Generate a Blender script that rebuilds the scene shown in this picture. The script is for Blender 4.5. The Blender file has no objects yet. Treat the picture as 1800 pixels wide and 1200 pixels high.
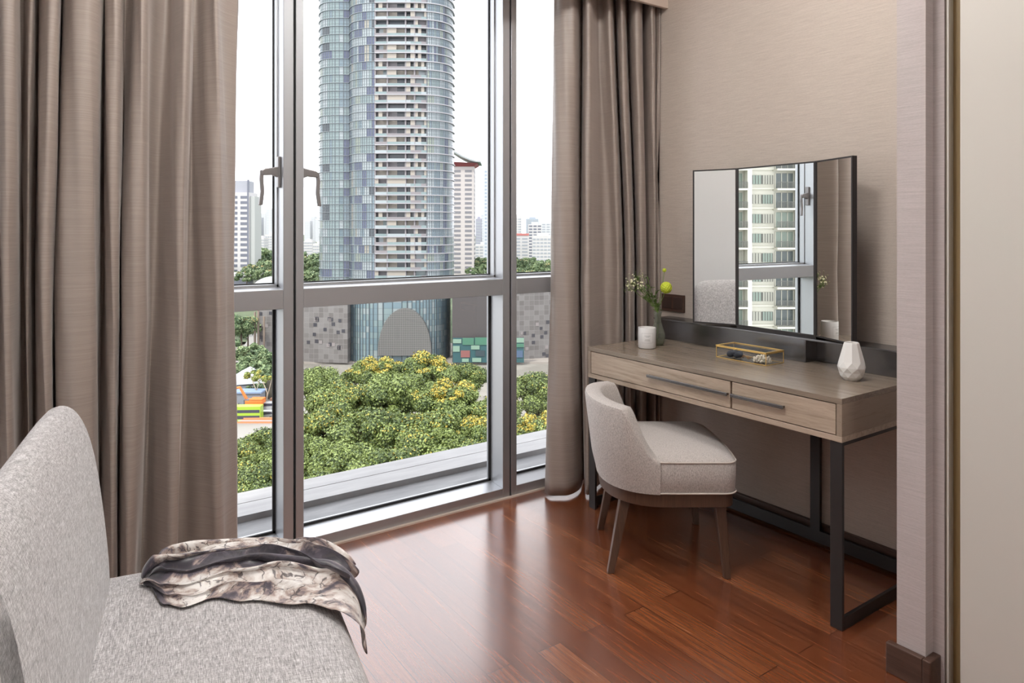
import bpy, bmesh, math, random
import numpy as np
from mathutils import Vector, Matrix
random.seed(7); RNG = np.random.default_rng(11)
SC = bpy.context.scene; COL = SC.collection
R = math.radians
# ---------------------------------------------------------------- camera
F_PX = 1222.0; HOR = 405.0; EYE = 1.30
YAW = math.atan2(852.0, F_PX)
FW = Vector((math.sin(YAW), math.cos(YAW), 0)); RT = Vector((math.cos(YAW), -math.sin(YAW), 0))
cam_d = bpy.data.cameras.new('camera'); cam = bpy.data.objects.new('camera', cam_d); COL.objects.link(cam)
cam.location = (0, 0, EYE); cam.rotation_euler = (R(90), 0, -YAW)
cam_d.sensor_width = 36; cam_d.lens = F_PX / 1800 * 36; cam_d.shift_y = -(600 - HOR) / 1800
cam_d.clip_start = 0.05; cam_d.clip_end = 6000
SC.camera = cam
# ---------------------------------------------------------------- view + world
SC.view_settings.view_transform = 'Standard'; SC.view_settings.look = 'None'
SC.view_settings.gamma = 1; SC.view_settings.use_curve_mapping = False
SC.view_settings.exposure = 0.15
SC.cycles.sample_clamp_indirect = 6
SC.cycles.max_bounces = 14; SC.cycles.diffuse_bounces = 6; SC.cycles.transparent_max_bounces = 24
SC.cycles.caustics_reflective = False; SC.cycles.caustics_refractive = False
SKY = 3.0
w = bpy.data.worlds.new('overcast_sky'); SC.world = w; w.use_nodes = True
nt = w.node_tree; nt.nodes.clear()
wo = nt.nodes.new('ShaderNodeOutputWorld'); bg = nt.nodes.new('ShaderNodeBackground')
tc = nt.nodes.new('ShaderNodeTexCoord'); mp = nt.nodes.new('ShaderNodeMapping'); mp.inputs['Scale'].default_value = (2, 2, 6)
nz = nt.nodes.new('ShaderNodeTexNoise'); nz.inputs['Scale'].default_value = 1.6; nz.inputs['Detail'].default_value = 4
cr = nt.nodes.new('ShaderNodeValToRGB')
cr.color_ramp.elements[0].position = 0.35; cr.color_ramp.elements[0].color = (0.80, 0.80, 0.86, 1)
cr.color_ramp.elements[1].position = 0.62; cr.color_ramp.elements[1].color = (0.93, 0.92, 0.945, 1)
nt.links.new(tc.outputs['Generated'], mp.inputs['Vector']); nt.links.new(mp.outputs[0], nz.inputs['Vector'])
nt.links.new(nz.outputs[0], cr.inputs[0]); nt.links.new(cr.outputs[0], bg.inputs['Color'])
bg.inputs['Strength'].default_value = SKY; nt.links.new(bg.outputs[0], wo.inputs['Surface'])
# sun: behind the camera's building, upper left; it lights the city and never enters the room
sd = bpy.data.lights.new('sun', 'SUN'); sd.energy = 3.4; sd.angle = R(6); sd.color = (1, 0.95, 0.86)
so = bpy.data.objects.new('sun', sd); COL.objects.link(so)
tdir = (FW * 0.50 + RT * 0.42 + Vector((0, 0, -0.80))).normalized()
so.rotation_euler = tdir.to_track_quat('-Z', 'Y').to_euler()
so.location = (0, 0, 60)

# ---------------------------------------------------------------- helpers
def tag(o, label=None, cat=None, group=None, kind=None):
    if label: o['label'] = label
    if cat: o['category'] = cat
    if group: o['group'] = group
    if kind: o['kind'] = kind
    return o
def empty(name, loc=(0, 0, 0), rz=0, label=None, cat=None, group=None):
    o = bpy.data.objects.new(name, None); COL.objects.link(o); o.location = loc; o.rotation_euler = (0, 0, rz)
    o.empty_display_size = 0.1
    return tag(o, label, cat, group)
class MB:
    def __init__(s): s.v = []; s.f = []; s.m = []; s.uv = None
    def add(s, vs, fs, mi=0):
        b = len(s.v); s.v += [tuple(p) for p in vs]
        for f in fs: s.f.append(tuple(i + b for i in f)); s.m.append(mi)
        return s
    def box(s, x0, x1, y0, y1, z0, z1, mi=0, M=None):
        vs = [(x, y, z) for z in (z0, z1) for y in (y0, y1) for x in (x0, x1)]
        if M is not None: vs = [tuple(M @ Vector(p)) for p in vs]
        fs = [(0, 2, 3, 1), (4, 5, 7, 6), (0, 1, 5, 4), (2, 6, 7, 3), (0, 4, 6, 2), (1, 3, 7, 5)]
        return s.add(vs, fs, mi)
    def quad(s, a, b, c, d, mi=0): return s.add([a, b, c, d], [(0, 1, 2, 3)], mi)
    def loft(s, rings, mi=0, closed=True, caps=True):
        n = len(rings[0]); b = len(s.v)
        for r in rings: s.v += [tuple(p) for p in r]
        for i in range(len(rings) - 1):
            for j in range(n if closed else n - 1):
                k = (j + 1) % n
                s.f.append((b + i * n + j, b + i * n + k, b + (i + 1) * n + k, b + (i + 1) * n + j)); s.m.append(mi)
        if caps:
            s.f.append(tuple(b + j for j in reversed(range(n)))); s.m.append(mi)
            s.f.append(tuple(b + (len(rings) - 1) * n + j for j in range(n))); s.m.append(mi)
        return s
    def lathe(s, prof, n=32, c=(0, 0, 0), mi=0, caps=True):
        rings = [[(c[0] + r * math.cos(2 * math.pi * j / n), c[1] + r * math.sin(2 * math.pi * j / n), c[2] + z) for j in range(n)] for r, z in prof]
        return s.loft(rings, mi, True, caps)
    def tube(s, pts, rad, n=8, mi=0):
        pts = [Vector(p) for p in pts]; rings = []
        rads = rad if isinstance(rad, (list, tuple)) else [rad] * len(pts)
        nrm = None
        for i, p in enumerate(pts):
            t = (pts[min(i + 1, len(pts) - 1)] - pts[max(i - 1, 0)]).normalized()
            if nrm is None: nrm = t.orthogonal().normalized()
            else:
                nrm = nrm - t * nrm.dot(t)
                nrm = nrm.normalized() if nrm.length > 1e-6 else t.orthogonal().normalized()
            bn = t.cross(nrm)
            rings.append([p + (nrm * math.cos(2 * math.pi * j / n) + bn * math.sin(2 * math.pi * j / n)) * rads[i] for j in range(n)])
        return s.loft(rings, mi)
    def build(s, name, mats, parent=None, smooth=False, bevel=0, seg=2, solid=0, sub=0, auto=None):
        me = bpy.data.meshes.new(name); me.from_pydata(s.v, [], s.f); me.update()
        if not isinstance(mats, (list, tuple)): mats = [mats]
        for m in mats: me.materials.append(m)
        me.polygons.foreach_set('material_index', s.m)
        if smooth: me.polygons.foreach_set('use_smooth', [True] * len(s.f))
        bm = bmesh.new(); bm.from_mesh(me); bmesh.ops.recalc_face_normals(bm, faces=bm.faces); bm.to_mesh(me); bm.free()
        if s.uv:
            l = me.uv_layers.new(name='UVMap')
            for p in me.polygons:
                for li in p.loop_indices: l.data[li].uv = s.uv[me.loops[li].vertex_index]
        if auto is not None: me.set_sharp_from_angle(angle=R(auto))
        o = bpy.data.objects.new(name, me); COL.objects.link(o)
        if parent: o.parent = parent
        if solid:
            k = o.modifiers.new('solid', 'SOLIDIFY'); k.thickness = solid; k.offset = 0
        if bevel:
            k = o.modifiers.new('bevel', 'BEVEL'); k.width = bevel; k.segments = seg; k.limit_method = 'ANGLE'; k.angle_limit = R(35)
        if sub:
            k = o.modifiers.new('sub', 'SUBSURF'); k.levels = sub; k.render_levels = sub
        return o
def struct(o): o['kind'] = 'structure'; return o
def clone(o, parent=None):
    c = o.copy(); COL.objects.link(c); c.parent = parent
    for ch in [x for x in o.children]: clone(ch, c)
    return c
def catmull(P, n):
    P = [np.array(p, float) for p in P]; out = []
    for i in range(len(P) - 1):
        p0 = P[max(i - 1, 0)]; p1 = P[i]; p2 = P[i + 1]; p3 = P[min(i + 2, len(P) - 1)]
        for k in range(n):
            t = k / n
            out.append(0.5 * ((2 * p1) + (-p0 + p2) * t + (2 * p0 - 5 * p1 + 4 * p2 - p3) * t * t + (-p0 + 3 * p1 - 3 * p2 + p3) * t ** 3))
    out.append(P[-1]); return out
# ---------------------------------------------------------------- materials
class NM:
    def __init__(s, name):
        s.m = bpy.data.materials.new(name); s.m.use_nodes = True; s.t = s.m.node_tree; s.N = s.t.nodes; s.N.clear()
        s.out = s.N.new('ShaderNodeOutputMaterial'); s.b = s.N.new('ShaderNodeBsdfPrincipled'); s.t.links.new(s.b.outputs[0], s.out.inputs[0])
    def n(s, ty, **kw):
        x = s.N.new(ty)
        for k, v in kw.items():
            if k in x.inputs: x.inputs[k].default_value = v
            else: setattr(x, k, v)
        return x
    def l(s, a, b): s.t.links.new(a, b)
    def coords(s, scale=(1, 1, 1), rot=(0, 0, 0), kind='Object'):
        t = s.n('ShaderNodeTexCoord'); m = s.n('ShaderNodeMapping'); m.inputs['Scale'].default_value = scale; m.inputs['Rotation'].default_value = rot
        s.l(t.outputs[kind], m.inputs[0]); return m.outputs[0]
    def ramp(s, fac, stops):
        r = s.n('ShaderNodeValToRGB'); e = r.color_ramp.elements
        while len(e) < len(stops): e.new(0.5)
        for i, (p, c) in enumerate(stops): e[i].position = p; e[i].color = (*c, 1)
        s.l(fac, r.inputs[0]); return r.outputs[0]
    def noise(s, vec, sc=5, det=3, rough=.5, dist=0):
        x = s.n('ShaderNodeTexNoise'); x.inputs['Scale'].default_value = sc; x.inputs['Detail'].default_value = det
        x.inputs['Roughness'].default_value = rough; x.inputs['Distortion'].default_value = dist
        s.l(vec, x.inputs['Vector']); return x.outputs[0]
    def bump(s, h, strength=.3, dist=.002):
        x = s.n('ShaderNodeBump'); x.inputs['Strength'].default_value = strength; x.inputs['Distance'].default_value = dist
        s.l(h, x.inputs['Height']); s.l(x.outputs[0], s.b.inputs['Normal'])
    def math(s, op, a, b=None, c=None):
        x = s.n('ShaderNodeMath'); x.operation = op
        for i, v in enumerate((a, b, c)):
            if v is None: continue
            if isinstance(v, (int, float)): x.inputs[i].default_value = v
            else: s.l(v, x.inputs[i])
        return x.outputs[0]
    def mix(s, fac, a, b, mode='MIX'):
        x = s.n('ShaderNodeMix'); x.data_type = 'RGBA'; x.blend_type = mode
        for i, v in ((0, fac), (6, a), (7, b)):
            if isinstance(v, (int, float)): x.inputs[i].default_value = v
            elif isinstance(v, tuple): x.inputs[i].default_value = (*v, 1)
            else: s.l(v, x.inputs[i])
        return x.outputs[2]
def plain(name, col, rough=.5, metal=0, spec=.5, **kw):
    m = NM(name); m.b.inputs['Base Color'].default_value = (*col, 1); m.b.inputs['Roughness'].default_value = rough
    m.b.inputs['Metallic'].default_value = metal; m.b.inputs['Specular IOR Level'].default_value = spec
    for k, v in kw.items(): m.b.inputs[k].default_value = v
    return m.m
def glassmat(name, tint=(1, 1, 1), refl=1.0, ior=1.45):
    m = NM(name); m.N.remove(m.b)
    tr = m.n('ShaderNodeBsdfTransparent'); tr.inputs[0].default_value = (*tint, 1)
    gl = m.n('ShaderNodeBsdfGlossy'); gl.inputs['Roughness'].default_value = 0.0
    fr = m.n('ShaderNodeFresnel'); fr.inputs[0].default_value = ior
    mx = m.n('ShaderNodeMixShader'); m.l(m.math('MULTIPLY', fr.outputs[0], refl), mx.inputs[0]); m.l(tr.outputs[0], mx.inputs[1]); m.l(gl.outputs[0], mx.inputs[2])
    m.l(mx.outputs[0], m.out.inputs[0]); return m.m
M = {}
# floor: long reddish merbau planks running towards the window wall
m = NM('merbau_planks')
v = m.coords((1, 1, 1), (0, 0, R(90)))
bk = m.n('ShaderNodeTexBrick'); bk.offset = 0.37; bk.inputs['Scale'].default_value = 1
bk.inputs['Brick Width'].default_value = 1.25; bk.inputs['Row Height'].default_value = 0.092; bk.inputs['Mortar Size'].default_value = 0.0015
bk.inputs['Mortar Smooth'].default_value = .3; bk.inputs['Bias'].default_value = 0
bk.inputs['Color1'].default_value = (0, 0, 0, 1); bk.inputs['Color2'].default_value = (1, 1, 1, 1); bk.inputs['Mortar'].default_value = (.5, .5, .5, 1)
m.l(v, bk.inputs['Vector'])
g1 = m.noise(m.coords((30, 1.3, 1)), 2.2, 6, .6, .4); g2 = m.noise(m.coords((170, 5, 1)), 2, 4, .6)
shade = m.math('ADD', m.math('MULTIPLY', bk.outputs['Color'], .24), m.math('MULTIPLY', g1, .80))
base = m.ramp(shade, [(0.24, (0.085, 0.022, 0.009)), (0.50, (0.180, 0.050, 0.018)), (0.80, (0.32, 0.110, 0.040))])
base = m.mix(m.math('MULTIPLY', m.ramp(g2, [(.42, (1, 1, 1)), (.6, (0, 0, 0))]), .28), base, (0.045, 0.012, 0.006))
base = m.mix(bk.outputs['Fac'], base, (0.035, 0.010, 0.006))
m.l(base, m.b.inputs['Base Color'])
m.l(m.ramp(g1, [(.2, (.22,) * 3), (.9, (.30,) * 3)]), m.b.inputs['Roughness'])
m.b.inputs['Specular IOR Level'].default_value = .55
m.b.inputs['Coat Weight'].default_value = .9; m.b.inputs['Coat Roughness'].default_value = .19; m.b.inputs['Coat IOR'].default_value = 1.9
h = m.math('SUBTRACT', m.math('MULTIPLY', g2, .25), bk.outputs['Fac'])
m.bump(h, .2, .0010); M['floor'] = m.m
# wallpaper with a fine horizontal weave
def wallpaper(name, c0, c1, rot=(0, 0, 0)):
    m = NM(name); a = m.noise(m.coords((3, 3, 95), rot), 3.2, 4, .7); b = m.noise(m.coords((60, 60, 260), rot), 2, 2, .5)
    m.l(m.ramp(m.math('ADD', m.math('MULTIPLY', a, .7), m.math('MULTIPLY', b, .3)), [(.3, c0), (.7, c1)]), m.b.inputs['Base Color'])
    m.b.inputs['Roughness'].default_value = .72; m.b.inputs['Specular IOR Level'].default_value = .3; m.bump(a, .35, .001); return m.m
M['wallpaper'] = wallpaper('beige_grasscloth', (0.43, 0.37, 0.325), (0.58, 0.51, 0.45))
M['pier'] = wallpaper('lilac_grasscloth', (0.41, 0.365, 0.355), (0.55, 0.49, 0.485))
M['white_wall'] = plain('white_paint', (.72, .72, .73), .6)
M['ceiling'] = plain('ceiling_paint', (.78, .74, .69), .8)
M['pelmet'] = plain('pelmet_paint', (.62, .52, .45), .5)
M['door_white'] = plain('satin_door_paint', (.60, .575, .53), .38)
M['casing'] = plain('casing_paint', (.52, .45, .37), .4)
M['brass_trim'] = plain('bronze_groove', (.30, .21, .10), .4)
def woodgrain(name, stops, rough=.4, axis=(14, .9, 14), sc=3, bumpd=.0006, rot=(0, 0, 0)):
    m = NM(name); a = m.noise(m.coords(axis, rot), sc, 5, .62, 1.1); b = m.noise(m.coords(tuple(q * 9 for q in axis), rot), sc, 3, .6)
    f = m.math('ADD', m.math('MULTIPLY', a, .72), m.math('MULTIPLY', b, .28))
    m.l(m.ramp(f, stops), m.b.inputs['Base Color']); m.b.inputs['Roughness'].default_value = rough; m.bump(f, .4, bumpd); return m.m
M['skirting'] = woodgrain('dark_skirting', [(.3, (.045, .022, .016)), (.7, (.105, .058, .042))], .4)
M['desk'] = woodgrain('ash_veneer', [(.30, (.245, .185, .135)), (.48, (.40, .315, .24)), (.62, (.475, .38, .30)), (.75, (.33, .255, .195))], .36)
M['desk_top'] = woodgrain('ash_veneer_top', [(.30, (.155, .120, .092)), (.5, (.235, .187, .145)), (.72, (.30, .245, .19))], .22, axis=(22, .8, 22))
M['dark_metal'] = plain('bronze_black_metal', (.050, .046, .046), .42, .6)
M['ledge_metal'] = plain('gunmetal_ledge', (.21, .205, .21), .27, .9)
M['gap'] = plain('shadow_gap', (.01, .008, .007), .8)  # near-black stands in for shade inside the gaps; also blackens the wick
M['walnut'] = woodgrain('walnut_legs', [(.3, (.050, .024, .015)), (.7, (.115, .060, .037))], .38, axis=(30, 30, 2))
M['mirror'] = plain('mirror_glass', (.93, .95, .94), .0, 1)
M['alu'] = plain('grey_aluminium', (.50, .515, .54), .42, .85)
M['alu_light'] = plain('pale_aluminium_reveal', (.72, .75, .76), .35, .3)
M['gasket'] = plain('black_gasket', (.012, .012, .013), .6)
M['handle'] = plain('handle_metal', (.26, .25, .255), .35, .5)
M['glass'] = glassmat('window_glass', (.965, .98, .975), .75)
M['clear'] = glassmat('clear_glass', (.97, .98, .975), .45)
# curtain silk
m = NM('silk_curtain')
a = m.noise(m.coords((2.2, 2.2, 210)), 2.2, 3, .75); b = m.noise(m.coords((1, 1, 1)), 2, 2, .5)
cc = m.ramp(a, [(.32, (.300, .250, .220)), (.68, (.385, .325, .288))])
m.l(cc, m.b.inputs['Base Color'])
m.b.inputs['Roughness'].default_value = .35; m.b.inputs['Specular IOR Level'].default_value = .6
m.b.inputs['Sheen Weight'].default_value = .35; m.b.inputs['Sheen Roughness'].default_value = .35; m.b.inputs['Sheen Tint'].default_value = (1, .93, .9, 1)
m.bump(a, .28, .0012); M['silk'] = m.m
# sofa chenille
def weave(name, dark, mid, light, axis=(60, 9, 60), sc=5, cross=(20, 70, 20)):
    m = NM(name); a = m.noise(m.coords(axis), sc, 5, .75); b = m.noise(m.coords((190, 190, 190)), 4, 2, .6); c = m.noise(m.coords(cross), sc, 4, .7)
    f = m.math('ADD', m.math('ADD', m.math('MULTIPLY', a, .55), m.math('MULTIPLY', b, .18)), m.math('MULTIPLY', c, .27))
    m.l(m.ramp(f, [(.36, dark), (.5, mid), (.64, light)]), m.b.inputs['Base Color'])
    m.b.inputs['Roughness'].default_value = .9; m.b.inputs['Specular IOR Level'].default_value = .2; m.b.inputs['Sheen Weight'].default_value = .25
    m.bump(f, .8, .0025); return m.m
M['sofa'] = weave('sofa_chenille', (.09, .082, .084), (.43, .415, .42), (.90, .885, .89), (78, 7, 78), 6.5, (9, 60, 9))
M['sofa_back'] = weave('sofa_chenille_back', (.10, .092, .094), (.45, .435, .44), (.92, .905, .91), (60, 78, 7), 6, (9, 9, 60))
M['chair'] = weave('chair_weave', (.22, .195, .185), (.47, .43, .405), (.68, .635, .61), (70, 70, 25), 6)
M['piping'] = plain('chair_piping', (.52, .46, .42), .8)

# ---------------------------------------------------------------- the room
YW = 2.787; YG = 2.905; XWALL = 2.72; CEIL = 3.0; XL = -.66; YB = -3.4
struct(MB().box(XL, XWALL, YB, YW + .16, -.12, 0).build('floor', M['floor']))
struct(MB().box(XL - .12, XWALL + .12, YB - .12, YW + .30, CEIL, CEIL + .14).build('ceiling', M['ceiling']))
struct(MB().box(XWALL, XWALL + .12, 1.0, YW + .16, 0, CEIL).build('wall_right', M['wallpaper']))
struct(MB().box(2.098, XWALL, .950, 1.030, 0, CEIL).box(2.142, XWALL, .92, .950, 0, CEIL).build('wall_pier', M['pier']))
struct(MB().box(2.20, 2.32, YB, .92, 0, CEIL).build('wall_doorway', M['casing']))
struct(MB().box(XL - .12, XL, YB, YW + .3, 0, CEIL).build('wall_left', M['white_wall']))
struct(MB().box(XL, 2.2, YB - .12, YB, 0, CEIL).build('wall_back', M['white_wall']))
struct(MB().box(2.702, XWALL, 1.030, 2.78, 0, .082).box(2.699, 2.702, 1.030, 2.78, .078, .082).build('baseboard_right', M['skirting'], bevel=.002))
struct(MB().box(2.076, 2.098, .95, 1.052, 0, .088).box(2.076, 2.142, .928, .950, 0, .088).build('baseboard_pier', M['skirting'], bevel=.003))
struct(MB().box(XL, XWALL, 2.487, 2.507, 2.448, CEIL).box(XL, XWALL, 2.487, YW, 2.60, 2.62).build('trim_1', M['pelmet'], bevel=.002))
struct(MB().box(XL, XWALL, 2.772, YW, 0, .007).build('trim_2', M['pelmet']))
# white sliding door leaf with its casing, beside the pier
d = struct(empty('door_1', (2.15, .80, 0)))
MB().box(0, .05, .118, .148, 0, 2.45).build('casing', M['casing'], d, bevel=.003)
MB().box(-.008, .04, .108, .114, 0, 2.45).build('stop_bead', M['door_white'], d, bevel=.001)
MB().box(.02, .05, .02, .108, 0, 2.45).build('bronze_channel', M['brass_trim'], d)
MB().box(-.03, .01, -1.3, .0707, .006, 2.45).build('door_leaf', M['door_white'], d, bevel=.003)

# ---- window wall: bays between double mullions
def window(n, xl, xr, handle=None):
    r = struct(empty('window_%d' % n, (0, YW, 0)))
    D = .145; jl, jr = .032, .041; T0, T1 = .988, 1.065; top = 2.60
    f = MB()
    f.box(xl, xl + jl, 0, D, 0, top); f.box(xr - jr, xr, 0, D, 0, top)
    f.box(xl + jl, xr - jr, .0, D, top - .05, top)
    # sill and transom with tops that fall gently to the room side
    for z0, z1 in ((0, .050), (T0, T1)):
        a, b = xl + jl, xr - jr
        f.loft([[(a, 0, z0), (a, 0, z1), (a, D, z1 + .012), (a, D, z0)], [(b, 0, z0), (b, 0, z1), (b, D, z1 + .012), (b, D, z0)]])
    f.build('window_frame', M['alu'], r, bevel=.0015, seg=1)
    a, b = xl + jl, xr - jr
    s = MB()   # the opening sash of the upper pane sits deeper in the reveal
    for bx in ((a, a + .006, .070, .12, T1, top - .05), (b - .006, b, .070, .12, T1, top - .05), (a, b, .070, .12, T1 + .006, T1 + .016)): s.box(*bx)
    s.build('sash', M['alu'], r)
    for z0, z1, nm in ((.058, T0, 'lower_pane'), (T1 + .010, top - .05, 'upper_pane')):
        g = MB().quad((a + .004, .119, z0), (b - .004, .119, z0), (b - .004, .119, z1), (a + .004, .119, z1)).build(nm, M['glass'], r)
        q = MB(); t = .011
        q.box(a, a + t, .108, .117, z0, z1); q.box(b - t, b, .108, .117, z0, z1); q.box(a, b, .108, .117, z0, z0 + t); q.box(a, b, .108, .117, z1 - t, z1)
        q.build('gasket', M['gasket'], r)
    def hd(sg, x):
        h = MB(); yc = .045; zc = 1.535
        h.box(min(x, x + sg * .011), max(x, x + sg * .011), yc - .014, yc + .014, zc - .063, zc + .062)
        xs = [x + sg * .008, x + sg * .03, x + sg * .062, x + sg * .074]
        h.loft([[(q, yc - .011, z - e), (q, yc + .011, z - e), (q, yc + .011, z + e), (q, yc - .011, z + e)] for q, z, e in zip(xs, (zc, zc + .002, zc - .002, zc - .006), (.022, .015, .013, .009))])
        pts = [(x + sg * .071, yc, zc + .005), (x + sg * .074, yc - .002, zc - .03), (x + sg * .071, yc - .004, zc - .08), (x + sg * .078, yc - .006, zc - .135)]
        h.loft([[(p[0] - .0075, p[1] - .007, p[2]), (p[0] + .0075, p[1] - .007, p[2]), (p[0] + .0075, p[1] + .007, p[2]), (p[0] - .0075, p[1] + .007, p[2])] for p in pts])
        h.build('handle', M['handle'], r, bevel=.003)
    if handle in ('R', 'LR'): hd(-1, b)
    if handle in ('L', 'LR'): hd(1, a)
    return r
BAY = 1.0545
window(1, XL, -.1785, None)
window(2, -.1695, .876, 'R')
window(3, .885, 1.9305, 'L')
window(4, 1.9395, XWALL, None)
gp = MB()
for xg in (-.174, .8805, 1.935): gp.box(xg - .006, xg + .006, YW + .022, YW + .14, 0, 2.60)
struct(gp.build('trim_3', M['gap']))
struct(MB().box(XL, XWALL, YW, YW + .16, 2.60, CEIL).build('wall_window', M['white_wall']))
# stone ledge outside the glass
SL = plain('ledge_stone', (.50, .50, .51), .7)
m = NM('wet_concrete'); a = m.noise(m.coords((1.2, 5, 1)), 2.2, 6, .65, .6)
m.l(m.ramp(a, [(.3, (.17, .175, .185)), (.7, (.28, .285, .295))]), m.b.inputs['Base Color']); m.b.inputs['Roughness'].default_value = .55; WC = m.m
m = NM('kerb_stone'); a = m.noise(m.coords((1.5, 7, 1)), 2.5, 5, .6)
m.l(m.ramp(a, [(.3, (.31, .31, .318)), (.7, (.40, .40, .405))]), m.b.inputs['Base Color']); m.b.inputs['Roughness'].default_value = .6; KS = m.m
struct(MB().box(-4.5, 4.5, YW + .16, 3.30, -.30, -.03).build('trim_4', WC))
struct(MB().box(-4.5, 4.5, 3.30, 3.452, -.30, .0).box(-4.5, 4.5, 3.458, 3.60, -.30, .0).build('trim_5', KS))

# unseen ceiling lights: two added as room fill, one inferred from the wall wash
def ceiling_lamp_or_fill(x, y, lab, power, size=.55, col=(1, .965, .925)):
    o = empty('ceiling_light_or_fill', (x, y, CEIL), 0, lab, 'lamp')
    h = size / 2
    MB().box(-h - .02, h + .02, -h - .02, h + .02, -.03, -.001).build('light_frame', M['white_wall'], o, bevel=.004)
    e = NM('diffuser_glow'); e.N.remove(e.b); em = e.n('ShaderNodeEmission'); em.inputs[0].default_value = (*col, 1); em.inputs[1].default_value = power / (math.pi * size * size)
    e.l(em.outputs[0], e.out.inputs[0])
    MB().box(-h, h, -h, h, -.036, -.031).build('diffuser', e.m, o)
ceiling_lamp_or_fill(.55, 1.45, 'square fill light added on the ceiling above the sofa', 32)
ceiling_lamp_or_fill(1.85, 1.32, 'small ceiling lamp above the front of the dressing table', 17, .35)
ceiling_lamp_or_fill(.75, -1.2, 'square fill light added on the ceiling at the back of the room', 34)

# ---------------------------------------------------------------- dressing table
DX0, DX1, DY0, DY1, DZ0, DZ1 = 2.163, 2.716, 1.235, 2.478, .612, .755
desk = empty('dressing_table', (2.44, 1.86, 0), 0, 'ash veneer dressing table with two drawers on a slim black metal frame', 'table')
def loc(b, o=(2.44, 1.86, 0)): return b
def mbw():   # builder in world coordinates, later parented to the desk
    return MB()
def under(ob, par):
    ob.parent = par; ob.matrix_parent_inverse = Matrix.Translation(-Vector(par.location)); return ob
tk = .019
under(mbw().box(DX0, DX1, DY0, DY1, DZ1 - tk, DZ1).build('table_top', M['desk_top'], bevel=.0012), desk)
M['desk_end_shaded'] = woodgrain('ash_veneer_end_shaded', [(.30, (.20, .15, .11)), (.48, (.30, .235, .18)), (.75, (.25, .195, .15))], .38, axis=(.9, 14, 14))  # darker copy of the veneer: the ends' shade is put into the colour
for ya in (DY0, DY1 - tk):
    under(MB().box(DX0, DX1, ya, ya + tk, DZ0 + tk, DZ1 - tk).build('side_panel', M['desk_end_shaded'], bevel=.001), desk)
c = mbw().box(DX0, DX1, DY0, DY1, DZ0, DZ0 + tk)
c.box(DX0 + .022, DX1, DY0 + tk, DY1 - tk, DZ0 + tk, DZ0 + tk + .002)
under(c.build('carcass', M['desk'], bevel=.001), desk)
under(mbw().box(DX0 + .03, DX0 + .034, DY0 + tk, DY1 - tk, DZ0 + tk, DZ1 - tk).build('drawer_gap_shade', M['gap']), desk)
SPL = 1.668
for y0, y1 in ((DY0 + tk, SPL - .0015), (SPL + .0015, DY1 - tk)):
    dr = under(mbw().box(DX0 + .001, DX0 + .021, y0 + .003, y1 - .003, DZ0 + tk + .003, DZ1 - tk - .003).build('drawer', M['desk'], bevel=.001), desk)
    ha, hb = (1.440, SPL - .006) if y0 < 1.5 else (SPL + .008, 2.088)
    hm = MB(); zc = .686
    hm.box(DX0 - .016, DX0 - .010, ha, hb, zc - .006, zc + .006)
    hm.box(DX0 - .012, DX0 + .002, ha + .002, ha + .008, zc - .004, zc + .004).box(DX0 - .012, DX0 + .002, hb - .008, hb - .002, zc - .004, zc + .004)
    h = hm.build('handle', M['ledge_metal'], bevel=.0012); h.parent = dr
# metal frame
def leg(y0):
    b = MB(); x0 = DX0 + .004
    b.box(x0, x0 + .012, y0, y0 + .042, 0, DZ0)
    return under(b.build('leg', M['dark_metal'], bevel=.0012), desk)
leg(DY0 + .001); leg(DY1 - .045)
for y0 in (DY0 + .001, DY1 - .013):
    under(MB().box(DX0 + .016, 2.69, y0, y0 + .012, 0, .042).build('foot_rail', M['dark_metal'], bevel=.001), desk)
    under(MB().box(DX0 + .016, 2.69, y0, y0 + .012, DZ0 - .012, DZ0).build('top_rail', M['dark_metal'], bevel=.001), desk)
under(MB().box(2.676, 2.690, DY0 + .013, DY1 - .013, .012, .062).build('back_stretcher', M['dark_metal'], bevel=.001), desk)
under(MB().box(2.674, 2.690, 1.622, 1.665, .062, DZ0).build('back_post', M['dark_metal'], bevel=.001), desk)
# gunmetal ledge box along the wall with an open niche
lg = MB()
lx = 2.634
lg.box(2.60, 2.718, DY0, DY1, .853, .861)
lg.box(lx, lx + .005, 1.665, DY1, DZ1, .853); lg.box(lx, lx + .005, DY0, 1.455, DZ1, .853)
lg.box(lx, 2.716, 1.660, 1.665, DZ1, .853); lg.box(lx, 2.716, 1.455, 1.460, DZ1, .853); lg.box(2.712, 2.716, 1.46, 1.66, DZ1, .853)
lg.box(lx, 2.716, DY0, DY0 + .004, DZ1, .853)
under(lg.build('ledge', M['ledge_metal'], bevel=.0012), desk)

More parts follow.
